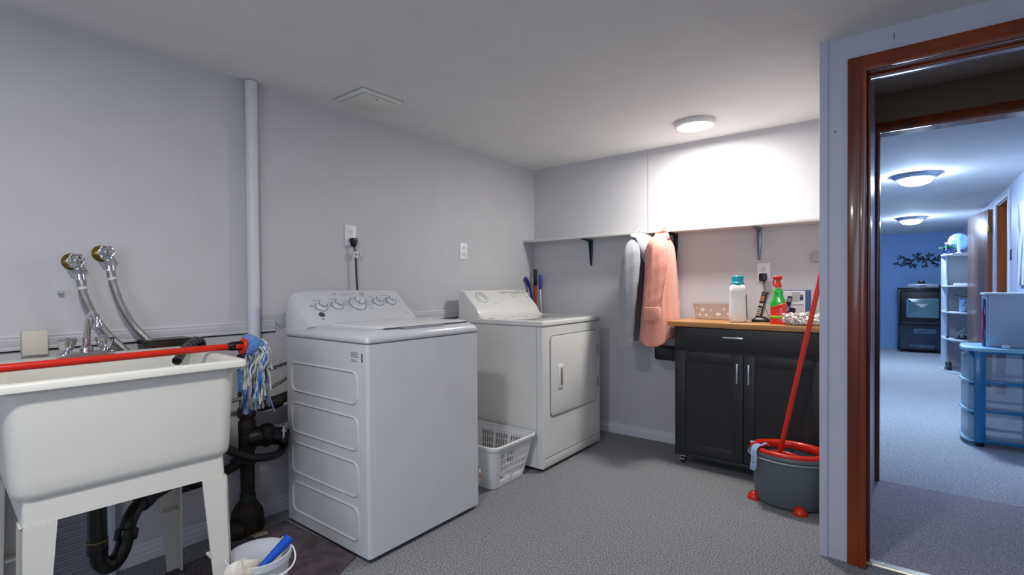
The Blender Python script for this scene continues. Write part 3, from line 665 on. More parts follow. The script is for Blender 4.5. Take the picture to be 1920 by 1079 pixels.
# ================================================================== CLOTHES
def garment(C, yaw, zt, zb, hy, hx_top, hx_bot, m, t, seed, name='torso', fold=.10, hemdrop=0.0):
    rn = random.Random(seed); ph = [rn.random()*6 for _ in range(6)]
    a = Vector((math.sin(yaw), -math.cos(yaw), 0)); b = Vector((math.cos(yaw), math.sin(yaw), 0))   # a towards the room, b thickness
    rings = []; prof = [(0, .16, .7), (.012, .28, .85), (.03, .50, .95), (.06, .78, 1.1), (.09, .92, 1.3), (.13, .97, 1.42), (.22, .98, 1.4), (.35, 1, 1.22), (.5, 1.06, 1.08), (.65, 1.13, 1), (.8, 1.2, 1), (.92, 1.25, 1), (1, 1.27, 1)]
    n = 64
    for u, ky, kx in prof:
        z = zt+(zb-zt)*u; hxx = (hx_top+(hx_bot-hx_top)*u)*kx; ring = []
        for j in range(n):
            th = 2*PI*j/n; c, s = math.cos(th), math.sin(th)
            px = abs(c)**.75*(1 if c > 0 else -1); py = abs(s)**.75*(1 if s > 0 else -1)
            fd = 1+fold*min(1, u*2.2)*(math.sin(5*th+ph[0]+u*1.2)+.6*math.sin(9*th+ph[1]-u*1.5)+.4*math.sin(14*th+ph[2]))*.6
            zz = z-(hemdrop*(.5-.5*math.cos(2*th)) if u > .9 else 0)+.006*math.sin(3*th+ph[3])*u
            ring.append(C+b*(px*hxx*fd)+a*(py*hy*ky*(1+(fd-1)*.15))+Vector((0, 0, zz)))
        rings.append(ring)
    f = MB(); f.grid(rings, True, True, False)
    return f.build(name, m, t, smooth=80, subd=1, solid=.003), a, b
def sleeve(pts, radii, m, t, seed, name='sleeve', cuff=None, flat=.62):
    rn = random.Random(seed); P = []
    # catmull
    V_ = [Vector(p) for p in pts]; R_ = radii; n = 28; rings = []; sub = 5; up = None
    for i in range(len(V_)-1):
        for k in range(sub):
            u = k/sub; g = lambda q: V_[max(0, min(len(V_)-1, q))]
            a_, b_, c_, d_ = g(i-1), g(i), g(i+1), g(i+2)
            P.append((.5*((2*b_)+(-a_+c_)*u+(2*a_-5*b_+4*c_-d_)*u*u+(-a_+3*b_-3*c_+d_)*u**3), R_[i]*(1-u)+R_[i+1]*u))
    P.append((V_[-1], R_[-1])); ph = [rn.random()*6 for _ in range(4)]
    for i, (p, r) in enumerate(P):
        v = i/(len(P)-1); ring = []
        for j in range(n):
            th = 2*PI*j/n; fd = 1+.08*math.sin(3*th+ph[0]+v*4)+.05*math.sin(7*th+ph[1]-v*6)+.03*math.sin(v*38+ph[2]+th*2)
            ring.append(p+Vector((math.cos(th)*r*fd, math.sin(th)*r*flat*fd, 0)))
        rings.append(ring)
    f = MB(); f.grid(rings, True, True, False); o = f.build(name, m, t, smooth=80, subd=1, solid=.003)
    if cuff:
        p, r = P[-1]; f = MB()
        f.grid([[Vector((p.x+math.cos(2*PI*j/n)*rr, p.y+math.sin(2*PI*j/n)*rr*flat, p.z+dz)) for j in range(n)] for rr, dz in ((r*1.02, cuff), (r*1.09, cuff*.95), (r*1.07, 0), (r*1.06, -.008), (r*.98, -.008))], True, False, False)
        f.build('cuff', m, o, smooth=80, solid=.002)
    return o
hang_y = 3.30
pink = mat('pink_cotton', '#e69d8a', .9, noise_scale=90, col2='#dc907d', bump=.25, bump_scale=300, sheen=.3)
grey_fleece = mat('grey_fleece', '#a3a4a8', .95, noise_scale=120, col2='#929398', bump=.3, bump_scale=260, sheen=.3)
# hangers
def hanger(x, y, z, yaw, m, label):
    t = thing('clothes_hanger', label, 'clothes hanger', (x, y, z), group='hangers on the wall shelf')
    a = Vector((math.sin(yaw), -math.cos(yaw), 0)); c = Vector((x, y, 0))
    f = MB(); pts = []
    hk = [(.0, z-.035), (.0, z), (-.004, z+.014), (-.012, z+.030), (-.002, z+.046), (.018, z+.048), (.030, z+.036)]
    for d_, zz in hk: pts.append((x, y+d_, zz))
    f.tube(pts, .0028, 8, 5); f.build('hook', m, t)
    f = MB(); f.tube([c+a*.17+Vector((0, 0, z-.115)), c+a*.11+Vector((0, 0, z-.075)), c+Vector((0, 0, z-.035)), c-a*.09+Vector((0, 0, z-.07)), c-a*.13+Vector((0, 0, z-.10))], .007, 10, 4); f.build('arms', m, t)
    f = MB(); f.cyl(c+a*.16+Vector((0, 0, z-.113)), c-a*.12+Vector((0, 0, z-.10)), .005, n=8); f.build('bar', m, t)
hanger(1.158, 3.288, 1.440, math.radians(-8), mat('pale_wood_hanger', '#cf9a63', .4), 'wooden hanger holding the pink shirt on the shelf edge')
hanger(.985, 3.288, 1.432, math.radians(-8), mat('clear_hanger', '#d5d7d8', .2), 'clear plastic hanger holding the grey hoodie on the shelf edge')
# pink shirt
t = thing('pink_shirt', 'pink long sleeved button shirt hanging from the shelf in front of the back wall', 'shirt', (1.17, 3.24, .75))
yaw = math.radians(3)
_, a, b = garment(Vector((1.165, 3.225, 0)), yaw, 1.428, .765, .180, .036, .100, pink, t, 4, fold=.10, hemdrop=.045)
C = Vector((1.165, 3.235, 0))
f = MB(); rings = []
for k, (r, z) in enumerate([(.050, 1.392), (.055, 1.415), (.046, 1.437), (.040, 1.441), (.052, 1.418), (.062, 1.395)]):
    rings.append([C+b*(r*.8*math.cos(th))+a*(r*1.25*math.sin(th))+Vector((0, 0, z-.012*math.sin(th))) for th in [2*PI*j/24 for j in range(24)]])
f.grid(rings, True); f.build('collar', pink, t, smooth=80, solid=.002)
sleeve([(1.195, 3.100, 1.380), (1.210, 3.060, 1.33), (1.218, 3.030, 1.22), (1.212, 3.000, 1.08), (1.208, 2.975, .98), (1.210, 2.962, .895)], [.022, .042, .052, .052, .048, .045], pink, t, 8, cuff=.070)
sleeve([(1.15, 3.38, 1.35), (1.165, 3.40, 1.28), (1.17, 3.42, 1.1), (1.17, 3.43, .95), (1.17, 3.43, .92)], [.025, .035, .04, .04, .04], pink, t, 9, cuff=.07, flat=.5)
f = MB()   # yoke seam and back pleat
def on_side(sgn, yy, z): return C+b*(sgn*1)+a*yy+Vector((0, 0, z))
f.bm.free()
f = MB(); sp = [(1.195, 3.100, 1.380, .022), (1.210, 3.060, 1.33, .042), (1.218, 3.030, 1.22, .052), (1.212, 3.000, 1.08, .052), (1.208, 2.975, .98, .048), (1.210, 2.962, .90, .045)]
f.tube([(x_+r_*.98, y_+.004, z_) for x_, y_, z_, r_ in sp], .0022, 6); f.build('sleeve_seam', mat('pink_seam', '#a85f50', .9), t)
# grey hoodie
t = thing('grey_hoodie', 'light grey hooded sweatshirt hanging left of the pink shirt', 'hoodie', (1.0, 3.24, .74))
_, a, b = garment(Vector((1.000, 3.245, 0)), yaw, 1.42, .735, .180, .034, .056, grey_fleece, t, 14, fold=.06)
sleeve([(1.020, 3.11, 1.375), (1.030, 3.07, 1.31), (1.034, 3.04, 1.20), (1.032, 3.012, 1.04), (1.026, 3.000, .86), (1.030, 2.995, .715)], [.030, .054, .060, .058, .052, .042], grey_fleece, t, 18, cuff=.06)
sleeve([(.985, 3.39, 1.35), (.98, 3.41, 1.28), (.98, 3.42, 1.1), (.97, 3.42, .85), (.97, 3.42, .72)], [.035, .05, .05, .045, .04], grey_fleece, t, 19, cuff=.05, flat=.5)
f = MB(); rings = []     # hood folded down: a thick draped roll
cc = Vector((1.035, 3.190, 0))
hood = [(-.05, .02, 1.425, .035), (-.005, .045, 1.435, .045), (.03, .03, 1.405, .055), (.050, .01, 1.36, .058), (.060, -.01, 1.31, .046), (.062, -.02, 1.265, .030), (.060, -.025, 1.235, .010)]
for q, (dx, dy, z, r) in enumerate(hood):
    rings.append([cc+Vector((dx+r*math.cos(th)*(1+.12*math.sin(4*th+q)), dy+r*1.7*math.sin(th)*(1+.10*math.sin(3*th+q*.7)), z+.02*math.sin(th)-.018*math.cos(th))) for th in [2*PI*j/28 for j in range(28)]])
f.grid(rings, True, True, True); f.build('hood', grey_fleece, t, smooth=80, subd=1)

# ================================================================== CABINET
CA = math.radians(-2.0)
CM = Matrix.Translation((1.263, 3.068, 0)) @ Matrix.Rotation(CA, 4, 'Z')     # local: u right, v back
t = thing('kitchen_cart', 'dark charcoal rolling cabinet with a wooden top under the shelf', 'cabinet', M=CM)
char = mat('charcoal_paint', '#26292c', .5, noise_scale=40, col2='#222527', bump=.06, bump_scale=90)
CW, CD = .848, .385
bx0, bx1, by0 = .036, .824, .023
f = MB(); f.box((bx0, by0, .068), (bx1, CD-.01, .847), .003); body = f.build('body', char, t, world=False)
MB().box((0, 0, .847), (CW, CD, .878), .004, 3).build('countertop', mat('beech_counter', '#c28e55', .35, noise_scale=10, col2='#b07c45', stretch=(.25, 3, 3), coat=.2), t, world=False)
f = MB(); f.box((bx0+.012, by0-.016, .718), (bx1-.004, by0, .842), .002); dw = f.build('drawer', char, t, world=False)
MB().box((.324, by0-.034, .790), (.434, by0-.024, .800), .002).box((.330, by0-.026, .792), (.338, by0-.014, .798)).box((.420, by0-.026, .792), (.428, by0-.014, .798)).build('drawer_handle', mat('satin_nickel', '#c9ccd6', .25, metal=.7), dw, world=False)
mid = (bx0+bx1)/2
MB().box((bx0+.002, by0-.003, .704), (bx1-.002, by0+.01, .716)).build('rail', char, t, world=False)
for s in (-1, 1):
    a0, a1 = (bx0+.012, mid-.0015) if s < 0 else (mid+.0015, bx1-.004)
    f = MB(); z0, z1, fw = .092, .700, .058
    f.box((a0, by0-.016, z0), (a0+fw, by0, z1), .0015); f.box((a1-fw, by0-.016, z0), (a1, by0, z1), .0015)
    f.box((a0+fw, by0-.016, z0), (a1-fw, by0, z0+fw), .0015); f.box((a0+fw, by0-.016, z1-fw), (a1-fw, by0, z1), .0015)
    f.box((a0+fw-.002, by0-.009, z0+fw-.002), (a1-fw+.002, by0, z1-fw+.002))
    d = f.build('door', char, t, world=False)
    hxx = mid-.034 if s < 0 else mid+.026
    MB().box((hxx, by0-.034, .540), (hxx+.009, by0-.024, .652), .002).box((hxx+.001, by0-.026, .546), (hxx+.008, by0-.014, .554)).box((hxx+.001, by0-.026, .638), (hxx+.008, by0-.014, .646)).build('door_handle', mat('satin_nickel', '#c9ccd6', .25, metal=.7), d, world=False)
MB().box((bx0, by0-.008, .062), (bx1, CD-.01, .086), .002).build('plinth', char, t, world=False)
for u in (bx0+.035, bx1-.035):
    for v in (by0+.045, CD-.06):
        f = MB(); f.cyl((u-.011, v, .022), (u-.003, v, .022), .022, n=20, bev=.003); f.cyl((u+.003, v, .022), (u+.011, v, .022), .022, n=20, bev=.003)
        wh = f.build('caster', mat('caster_grey', '#3b4248', .3), t, world=False)
        f = MB(); f.box((u-.015, v-.012, .040), (u+.015, v+.012, .050), .003); f.cyl((u, v, .045), (u, v, .063), .006, n=10); f.cyl((u-.013, v, .022), (u+.013, v, .022), .005, n=10); f.box((u-.02, v-.02, .059), (u+.02, v+.02, .063)); f.box((u-.014, v-.035, .03), (u+.014, v-.018, .036), .002); f.build('caster_fork', chrome, wh, world=False)
f = MB(); f.prism([(a_+1.18, b_+.627) for a_, b_ in rrect(.145, .050, .018, 5)], lambda u, v, w_: Vector((u, w_, v)), 3.440, 3.456, .003)
f.build('side_rack', mat('charcoal_gloss', '#1f2225', .3), t)

CZ = .878
# ---- container with snowflakes
frost = mat('frosted_plastic', '#cfc5c0', .35, alpha=.55)
t = thing('plastic_container', 'clear frosted plastic container with snowflakes at the left of the counter', 'container', (1.475, 3.375, CZ))
c = Vector((1.472, 3.375, 0)); rings = []
for hx_, hy_, z in ((.118, .050, CZ+.002), (.122, .054, CZ+.006), (.138, .066, CZ+.098), (.143, .071, CZ+.099), (.143, .071, CZ+.103), (.137, .065, CZ+.103)):
    rings.append([c+Vector((x_, y_, z)) for x_, y_ in rrect(hx_, hy_, .025, 5)])
f = MB(); f.grid(rings, True, True, False); f.build('tub', frost, t, smooth=50, solid=.0012)
f = MB(); rn = random.Random(2)
for (u, v, s_) in ((-.072, .062, .014), (.020, .035, .015), (-.090, .030, .009), (-.050, .028, .009), (-.022, .060, .007), (.055, .066, .008), (.080, .040, .010), (-.110, .075, .006), (.105, .072, .008)):
    yy = 3.375-.0545-.012*(v/.095)-.0015
    cc = Vector((1.472+u, yy, CZ+v))
    for k in range(3):
        a_ = PI*k/3; d_ = Vector((math.cos(a_), 0, math.sin(a_)))*s_; f.tube([cc-d_, cc+d_], s_*.16, 5, 1)
    f.ball(cc, s_*.35, s_*.1, s_*.35, n=6)
f.build('snowflakes', mat('snow_white', '#eeeae6', .5), t)
# ---- detergent bottle
t = thing('detergent_bottle', 'white detergent bottle with a teal cap on the counter', 'bottle', (1.637, 3.178, CZ))
bc = Vector((1.637, 3.178, CZ)); rings = []
pr = [(.042, .038, 0), (.047, .042, .006), (.048, .043, .05), (.046, .041, .10), (.043, .039, .145), (.045, .040, .175), (.045, .040, .192), (.041, .038, .206), (.036, .035, .214), (.030, .030, .218), (.030, .030, .226)]
R8 = Matrix.Rotation(math.radians(18), 3, 'Z')
for hx_, hy_, z in pr: rings.append([bc+R8 @ Vector((x_, y_, z)) for x_, y_ in rrect(hx_, hy_, min(hx_, hy_)*.55, 5)])
f = MB(); f.grid(rings, True, True, True); f.build('body', mat('bottle_white', '#efeeea', .35), t, smooth=50, subd=1)
f = MB(); f.lathe([(.033, .218), (.035, .222), (.034, .232), (.030, .236), (.030, .240), (.0285, .268), (.026, .271), (.0, .271)], bc, n=32)
for k in range(24):
    a_ = 2*PI*k/24; p_ = bc+Vector((.0298*math.cos(a_), .0298*math.sin(a_), .240)); f.cyl(p_, p_+Vector((0, 0, .026)), .0012, n=5)
f.build('cap', mat('teal_cap', '#16a3b8', .35), t)
f = MB(); q = R8 @ Vector((1, 0, 0)); side = R8 @ Vector((0, 1, 0))
pts = [(-.022, .03), (.006, .025), (.012, .06), (.012, .12), (.006, .165), (-.018, .16)]
f.prism(pts, lambda u, v, w_: bc+q*(.0468+w_-.004*max(0, (v-.1)/.06))+side*(u-.012)+Vector((0, 0, v)), .0, .0022); f.build('label', mat('purple_label', '#4a3566', .4, noise_scale=60, col2='#2e2140'), t)
# ---- cordless phone
t = thing('cordless_phone', 'black cordless phone standing in its charging base on the counter', 'phone', (1.735, 3.28, CZ))
pc = Vector((1.738, 3.29, CZ))
f = MB(); rings = []
for hx_, hy_, z in ((.045, .040, 0), (.047, .042, .006), (.044, .040, .014), (.030, .030, .024), (.024, .02, .03)): rings.append([pc+Vector((x_, y_, z)) for x_, y_ in rrect(hx_, hy_, .018, 5)])
f.grid(rings, True, True, True); f.box((pc.x+.03, pc.y+.0, CZ+.001), (pc.x+.085, pc.y+.045, CZ+.020), .006); f.build('charging_base', black_pl, t, smooth=50)
HM = Matrix.Translation(pc+Vector((-.012, -.005, .016))) @ Matrix.Rotation(math.radians(-35), 4, 'Z') @ Matrix.Rotation(math.radians(-13), 4, 'X') @ Matrix.Rotation(math.radians(6), 4, 'Y')
def hp(f, lo, hi, r=0): f.box(lo, hi, r, 3, HM)
f = MB(); hp(f, (-.022, -.011, 0), (.022, .011, .165), .008); hs = f.build('handset', black_pl, t)
f = MB(); hp(f, (-.0235, -.004, .004), (-.0215, .004, .155), .001); hp(f, (.0215, -.004, .004), (.0235, .004, .155), .001); f.build('silver_edge', mat('silver_plastic', '#a9aab0', .3, metal=.6), hs)
f = MB(); hp(f, (-.015, -.0118, .105), (.015, -.0105, .138), 0); f.build('screen', mat('amber_screen', '#7d5a48', .2), hs)
f = MB(); hp(f, (-.008, -.012, .148), (.008, -.011, .151))
for r_ in range(4):
    for c_ in range(3): hp(f, (-.016+c_*.0118, -.0122, .018+r_*.0128), (-.0075+c_*.0118, -.011, .0265+r_*.0128), .001)
hp(f, (-.017, -.0122, .075), (-.010, -.011, .095)); hp(f, (.010, -.0122, .075), (.017, -.011, .095)); hp(f, (-.006, -.0122, .08), (.006, -.011, .092))
f.build('buttons', mat('button_grey', '#b9ada5', .4), hs)
# ---- adapter with cord
t = thing('power_adapter', 'black plug in adapter with a thin cord running down to the phone', 'adapter', (1.72, 3.45, 1.13))
f = MB(); f.prism([(a_+1.7185, b_+1.142) for a_, b_ in [(x_, y_) for x_, y_ in rrect(.021, .024, .008, 3)]], lambda u, v, w_: Vector((u, w_, v)), 3.430, 3.4625, .004); f.cyl((1.722, 3.446, 1.12), (1.724, 3.446, 1.103), .006, .003, n=10); f.build('adapter_body', black_pl, t)
MB().tube([(1.724, 3.446, 1.106), (1.728, 3.44, 1.08), (1.733, 3.43, 1.03), (1.735, 3.42, .96), (1.765, 3.40, .90), (1.80, 3.36, .884), (1.815, 3.335, .886)], .0017, 6).build('cord', black_pl, t)
tag(MB().tube([(1.815, 3.33, .893), (1.85, 3.34, .882), (1.89, 3.345, .881)], .0025, 6).build('data_cable', mat('pale_cable', '#b9b9c2', .4)), 'pale cable lying on the counter right of the phone base', 'cable')
# ---- spray bottle
t = thing('spray_bottle', 'red and green trigger spray bottle on the counter', 'spray bottle', (1.852, 3.15, CZ))
sc = Vector((1.852, 3.150, CZ)); rings = []
def srings(L): return [[sc+Vector((x_, y_, z)) for x_, y_ in rrect(hx_, hy_, hy_*.7, 5)] for hx_, hy_, z in L]
f = MB(); f.grid(srings([(.038, .024, 0), (.041, .027, .004), (.041, .027, .018), (.038, .026, .030), (.039, .026, .08), (.0385, .025, .098)]), True, True, True); f.build('base_sleeve', mat('orange_red_label', '#e8331a', .3, coat=.3), t, smooth=50)
f = MB(); rr_ = srings([(.0392, .0265, .095), (.0395, .0262, .112), (.036, .024, .125), (.028, .021, .145), (.022, .018, .165), (.024, .019, .175), (.022, .017, .188), (.014, .014, .196)])
f.grid(rr_, True, True, True); f.build('shoulder', mat('green_bottle', '#12b53a', .25, coat=.4), t, smooth=50)
f = MB(); rings = []
for u in (0, 1):
    rings.append([sc+Vector((x_*1.01, y_*1.015, (.090 if u == 0 else .105+.40*x_*(1 if y_ < 0 else .6)))) for x_, y_ in rrect(.0398, .0268, .018, 5)])
f.grid(rings, True, False, False); f.build('slanted_label', mat('orange_red_label', '#e8331a', .3, coat=.3), t, smooth=50, solid=.0008)
f = MB(); f.grid([[sc+Vector((x_, y_, z)) for x_, y_ in rrect(.0400, .0275, .018, 5)] for z in (.032, .046)], True); f.build('green_band', mat('lime_band', '#7ab82a', .4), t, solid=.0008)
MB().cyl(sc+Vector((0, 0, .194)), sc+Vector((0, 0, .204)), .0135, n=20).build('neck', mat('cream_neck', '#e6e2c8', .4), t)
f = MB(); f.lathe([(.017, .202), (.0175, .216), (.013, .226), (.011, .240), (.012, .25)], sc, n=20)
f.box(sc+Vector((-.026, -.012, .244)), sc+Vector((.020, .012, .268)), .009, 3); f.cyl(sc+Vector((.010, -.010, .256)), sc+Vector((.010, -.024, .253)), .013, .011, n=18, bev=.002)
f.tube([sc+Vector((-.018, -.004, .248)), sc+Vector((-.024, -.006, .230)), sc+Vector((-.019, -.008, .210))], .0045, 8); f.build('trigger_head', red_pl, t, smooth=45)
# ---- phone box
t = thing('phone_box', 'white and blue cardboard phone box standing at the right of the counter', 'box', (1.93, 3.40, CZ))
BM = Matrix.Translation((1.928, 3.340, CZ)) @ Matrix.Rotation(math.radians(3), 4, 'Z')
f = MB(); f.box((-.082, .0, 0), (.052, .065, .186), .001, 2, BM); bx = f.build('carton', mat('blue_carton', '#41587f', .5), t)
f = MB(); f.box((-.082, -.0012, .0), (.028, .0003, .182), 0, 2, BM); f.build('front_print', mat('white_carton', '#d6d6e2', .5), bx)
f = MB(); f.box((.028, -.0012, .002), (.050, .0003, .184), 0, 2, BM); f.build('blue_stripe', mat('blue_stripe_card', '#3b5a92', .5), bx)
f = MB(); f.box((-.040, -.002, .120), (.0, 0, .175), 0, 2, BM); f.build('grey_picture', mat('grey_picture', '#a8a8ac', .5), bx)
f = MB(); M2 = BM @ Matrix.Translation((-.060, -.002, .075)) @ Matrix.Rotation(math.radians(12), 4, 'Y')
f.box((-.016, -.0006, -.030), (.040, .0006, .014), .0, 2, M2); f.box((-.014, -.0012, -.020), (.010, .0006, .076), .0, 2, M2); f.box((.004, -.0006, .055), (.004, .0006, .055), 0, 2, M2)
f.box((.002, -.002, .128), (.018, 0, .160), 0, 2, BM)
f.build('printed_phone', mat('printed_navy', '#1a1c30', .4), bx)
f = MB(); f.box((-.010, -.0018, .042), (.006, -.001, .066), 0, 2, M2); f.box((-.012, -.0018, -.014), (.008, -.001, .016), 0, 2, M2); f.box((.004, -.003, .148), (.016, -.001, .157), 0, 2, BM); f.build('printed_screens', mat('printed_grey', '#8c8796', .4), bx)
f = MB()
for k in range(3): f.box((-.044+.004*k, -.0018, .104-.004*k), (.020, -.0008, .1055-.004*k), 0, 2, BM)
for k in range(4): f.box((-.018, -.0018, .085-.010*k), (.022-.004*(k % 2), -.0008, .0865-.010*k), 0, 2, BM)
f.box((-.082, -.0018, .0), (.028, -.0008, .022), 0, 2, BM)
f.build('printed_text', mat('print_lilac', '#8b8ca8', .5), bx)
# ---- cotton mop refill
t_ = MB(); rn = random.Random(11)
for k in range(75):
    c = Vector((rn.uniform(1.90, 2.105), rn.uniform(3.065, 3.165), CZ+.008)); h = rn.uniform(0, .048)*(1-abs((c.x-2.0)/.14)**2); a0 = rn.random()*6
    pts = []; p = c+Vector((0, 0, max(0, h)))
    for q in range(6):
        a0 += rn.uniform(-1.1, 1.1); p = p+Vector((math.cos(a0)*.016, math.sin(a0)*.012, rn.uniform(-.007, .008)))
        p.x = min(2.112, max(1.893, p.x)); p.y = min(3.18, max(3.056, p.y)); p.z = max(CZ+.006, min(CZ+.07, p.z)); pts.append(p.copy())
    t_.tube(pts, .0062, 8, 3)
tag(t_.build('rope_mop_refill', mat('white_cotton_rope', '#f3efe9', .9, noise_scale=80, col2='#ddd6d0', bump=.3, bump_scale=260), smooth=60), 'heap of white cotton mop strings on the right end of the counter', 'mop head')

# ================================================================== RED MOP BUCKET
t = thing('mop_bucket', 'grey oval mop bucket with a red wringer rim in front of the cabinet', 'bucket', (1.945, 2.865, 0))
bc = Vector((1.945, 2.872, 0)); A, B = .176, .140
def oval(k, z, kb=None): return [bc+Vector((A*k*math.cos(2*PI*j/48), B*(kb or k)*math.sin(2*PI*j/48), z)) for j in range(48)]
bg = mat('slate_grey_plastic', '#5d666f', .38)
f = MB(); f.grid([oval(.70, .012), oval(.82, .010), oval(.86, .018), oval(.95, .236), oval(1.0, .240), oval(1.02, .246), oval(1.02, .256), oval(.99, .262), oval(.94, .262), oval(.93, .236), oval(.84, .024), oval(.6, .022)], True, True, True); f.build('pail', bg, t, smooth=45)
f = MB(); f.tube([bc+Vector((A*1.035*math.cos(2*PI*j/48), B*1.035*math.sin(2*PI*j/48), .236)) for j in range(48)], .004, 8, 1, closed=True); f.build('rim_band', mat('pale_grey_rim', '#8b949c', .4), t)
f = MB(); f.grid([oval(.99, .262), oval(1.00, .268), oval(.985, .276), oval(.93, .281), oval(.86, .280), oval(.81, .273), oval(.79, .262), oval(.80, .245)], True); f.build('wringer_rim', red_pl, t, smooth=60)
f = MB(); 
wr = [bc+Vector((-.02, -.01, 0))]*1
for k, z in ((.60, .255), (.55, .20), (.42, .16)):
    pass
f.grid([[bc+Vector((-.03+.095*k*math.cos(2*PI*j/36), -.015+.085*k*math.sin(2*PI*j/36), z)) for j in range(36)] for k, z in ((.98, .236), (.95, .228), (.9, .18), (.6, .165), (.1, .165))], True, False, False, skip=lambda i, j: i == 2 and j % 3 == 0)
f.build('wringer_basket', red_pl, t, solid=.003)
for a_ in (math.radians(200), math.radians(-66), math.radians(70)):
    p = bc+Vector((A*.90*math.cos(a_), B*.90*math.sin(a_), 0)); f = MB(); f.lathe([(.032, 0), (.033, .006), (.027, .022), (.015, .036), (.001, .040)], p, n=20); f.build('foot', red_pl, t)
t = thing('spin_mop', 'red mop handle standing in the grey bucket and leaning right', 'mop', (1.90, 2.872, .2))
MB().cyl((1.897, 2.855, .195), (2.104, 2.90, 1.27), .0115, n=20).build('handle', red_pl, t)
f = MB(); f.lathe([(.055, .168), (.06, .176), (.04, .19), (.015, .20)], (1.895, 2.855, 0), n=24); f.build('mop_plate', red_pl, t)
f = MB(); rn = random.Random(5)
for k in range(22):
    a_ = 2*PI*k/22+rn.random()*.3; p = Vector((1.895, 2.855, .19)); d_ = Vector((math.cos(a_), math.sin(a_), 0))
    f.tube([p+d_*.03, p+d_*.055+Vector((0, 0, .012)), p+d_*.072+Vector((0, 0, -.004)), p+d_*.068+Vector((0, 0, -.018))], .006, 6, 3, flat=.5)
f.build('mop_fringe', cloth_stripe, t, smooth=60, kind='stuff')
# blue cloth over the rim
f = MB(); path = [(1.835, 2.800, .292), (1.822, 2.790, .294), (1.812, 2.772, .287), (1.808, 2.760, .262), (1.812, 2.750, .235), (1.808, 2.748, .20), (1.806, 2.750, .168)]
rings = []
for i, p in enumerate(path): rings.append([Vector(p)+Vector((s*.016+.003*math.sin(i*1.7), s*-.010, 0)) for s in (-1, -.4, .3, 1)])
f.grid(rings, False)
f.grid([[Vector(p)+Vector((s*.006, s*-.010, 0)) for s in (-1, -.4, .3, 1)] for p in ((1.835, 2.803, .285), (1.85, 2.80, .300), (1.862, 2.792, .306), (1.872, 2.79, .296))], False)
f.grid([[Vector(p)+Vector((s*.006, s*-.008, 0)) for s in (-1, -.4, .3, 1)] for p in ((1.822, 2.803, .285), (1.806, 2.80, .298), (1.794, 2.80, .303), (1.785, 2.80, .294))], False)
tag(f.build('blue_cloth_tie', mat('pale_blue_cloth', '#a9c3e0', .85, noise_scale=80, col2='#7e9cc8', bump=.4), smooth=70, solid=.003, subd=1), 'pale blue cloth strip tied over the red rim of the mop bucket', 'cloth')

# ================================================================== LAUNDRY BASKET
t = thing('laundry_basket', 'white slotted plastic laundry basket on the floor between washer and dryer', 'laundry basket', (.45, 2.24, 0))
bc = Vector((.475, 2.225, 0))
def brect(hx_, hy_, r, n=10, m=26, k=12):
    out = []; flags = []
    segs = [((hx_-r, hy_), (-hx_+r, hy_), m), ((-hx_, hy_-r), (-hx_, -hy_+r), k), ((-hx_+r, -hy_), (hx_-r, -hy_), m), ((hx_, -hy_+r), (hx_, hy_-r), k)]
    cs = [(-hx_+r, hy_-r, 90), (-hx_+r, -hy_+r, 180), (hx_-r, -hy_+r, 270), (hx_-r, hy_-r, 0)]
    for (a_, b_, cnt), (cx_, cy_, an) in zip(segs, cs):
        for i in range(cnt): out.append((a_[0]+(b_[0]-a_[0])*i/cnt, a_[1]+(b_[1]-a_[1])*i/cnt)); flags.append(('s', cnt, i))
        for i in range(n):
            th = math.radians(an+90*i/n); out.append((cx_+r*math.cos(th), cy_+r*math.sin(th))); flags.append(('c', n, i))
    return out, flags
M_, K_ = 64, 32
zs = [0, .012, .045, .078, .084, .118, .124, .158, .164, .192, .215, .236]
rings = []
for z in zs:
    u = z/.236; pts, fl = brect(.205+.050*u, .150+.042*u, .045, 8, M_, K_); rings.append([bc+Vector((x_, y_, z+.004)) for x_, y_ in pts])
slotrows = (2, 4, 6, 8)
def skipf(i, j):
    kind, cnt, q = fl[j]
    if kind != 's' or i not in slotrows: return False
    if cnt == M_:
        g = q-6
        if g < 0 or g >= 52: return False
        w_ = g % 18; return w_ < 14 and w_ % 3 != 2
    g = q-2
    if g < 0 or g >= 29: return False
    w_ = g % 16; return w_ < 13 and w_ % 3 != 2
f = MB(); f.grid(rings, True, True, False, skip=skipf); f.build('basket_wall', mat('basket_white', '#e4e6e6', .35), t, smooth=40, solid=.0025)
f = MB(); pts, _ = brect(.258, .195, .048, 8, 12, 8)
for r_, dz in ((.0065, .241),): f.tube([bc+Vector((x_, y_, dz)) for x_, y_ in pts], r_, 10, 1, closed=True)
pts, _ = brect(.262, .199, .050, 8, 12, 8); f.grid([[bc+Vector((x_, y_, z)) for x_, y_ in pts] for z in (.243, .224)], True)
f.build('rim', mat('basket_white', '#e4e6e6', .35), t, smooth=60, solid=.002)
f = MB(); rings = []
for q, (r_, z) in enumerate(((.15, .012), (.16, .03), (.13, .05), (.07, .058), (.01, .06))): rings.append([Vector((.56+r_*.55*math.cos(th)*(1+.15*math.sin(3*th+q)), 2.17+r_*.55*math.sin(th)*(1+.15*math.sin(4*th)), z+.006*math.sin(5*th+q))) for th in [2*PI*j/32 for j in range(32)]])
f.grid(rings, True, True, True); tag(f.build('folded_cloth', mat('red_white_cloth', '#e2dcd8', .9, noise_scale=14, col2='#b54b4b', contrast=(.5, .56)), smooth=80), 'red and white cloth lying inside the laundry basket', 'cloth')

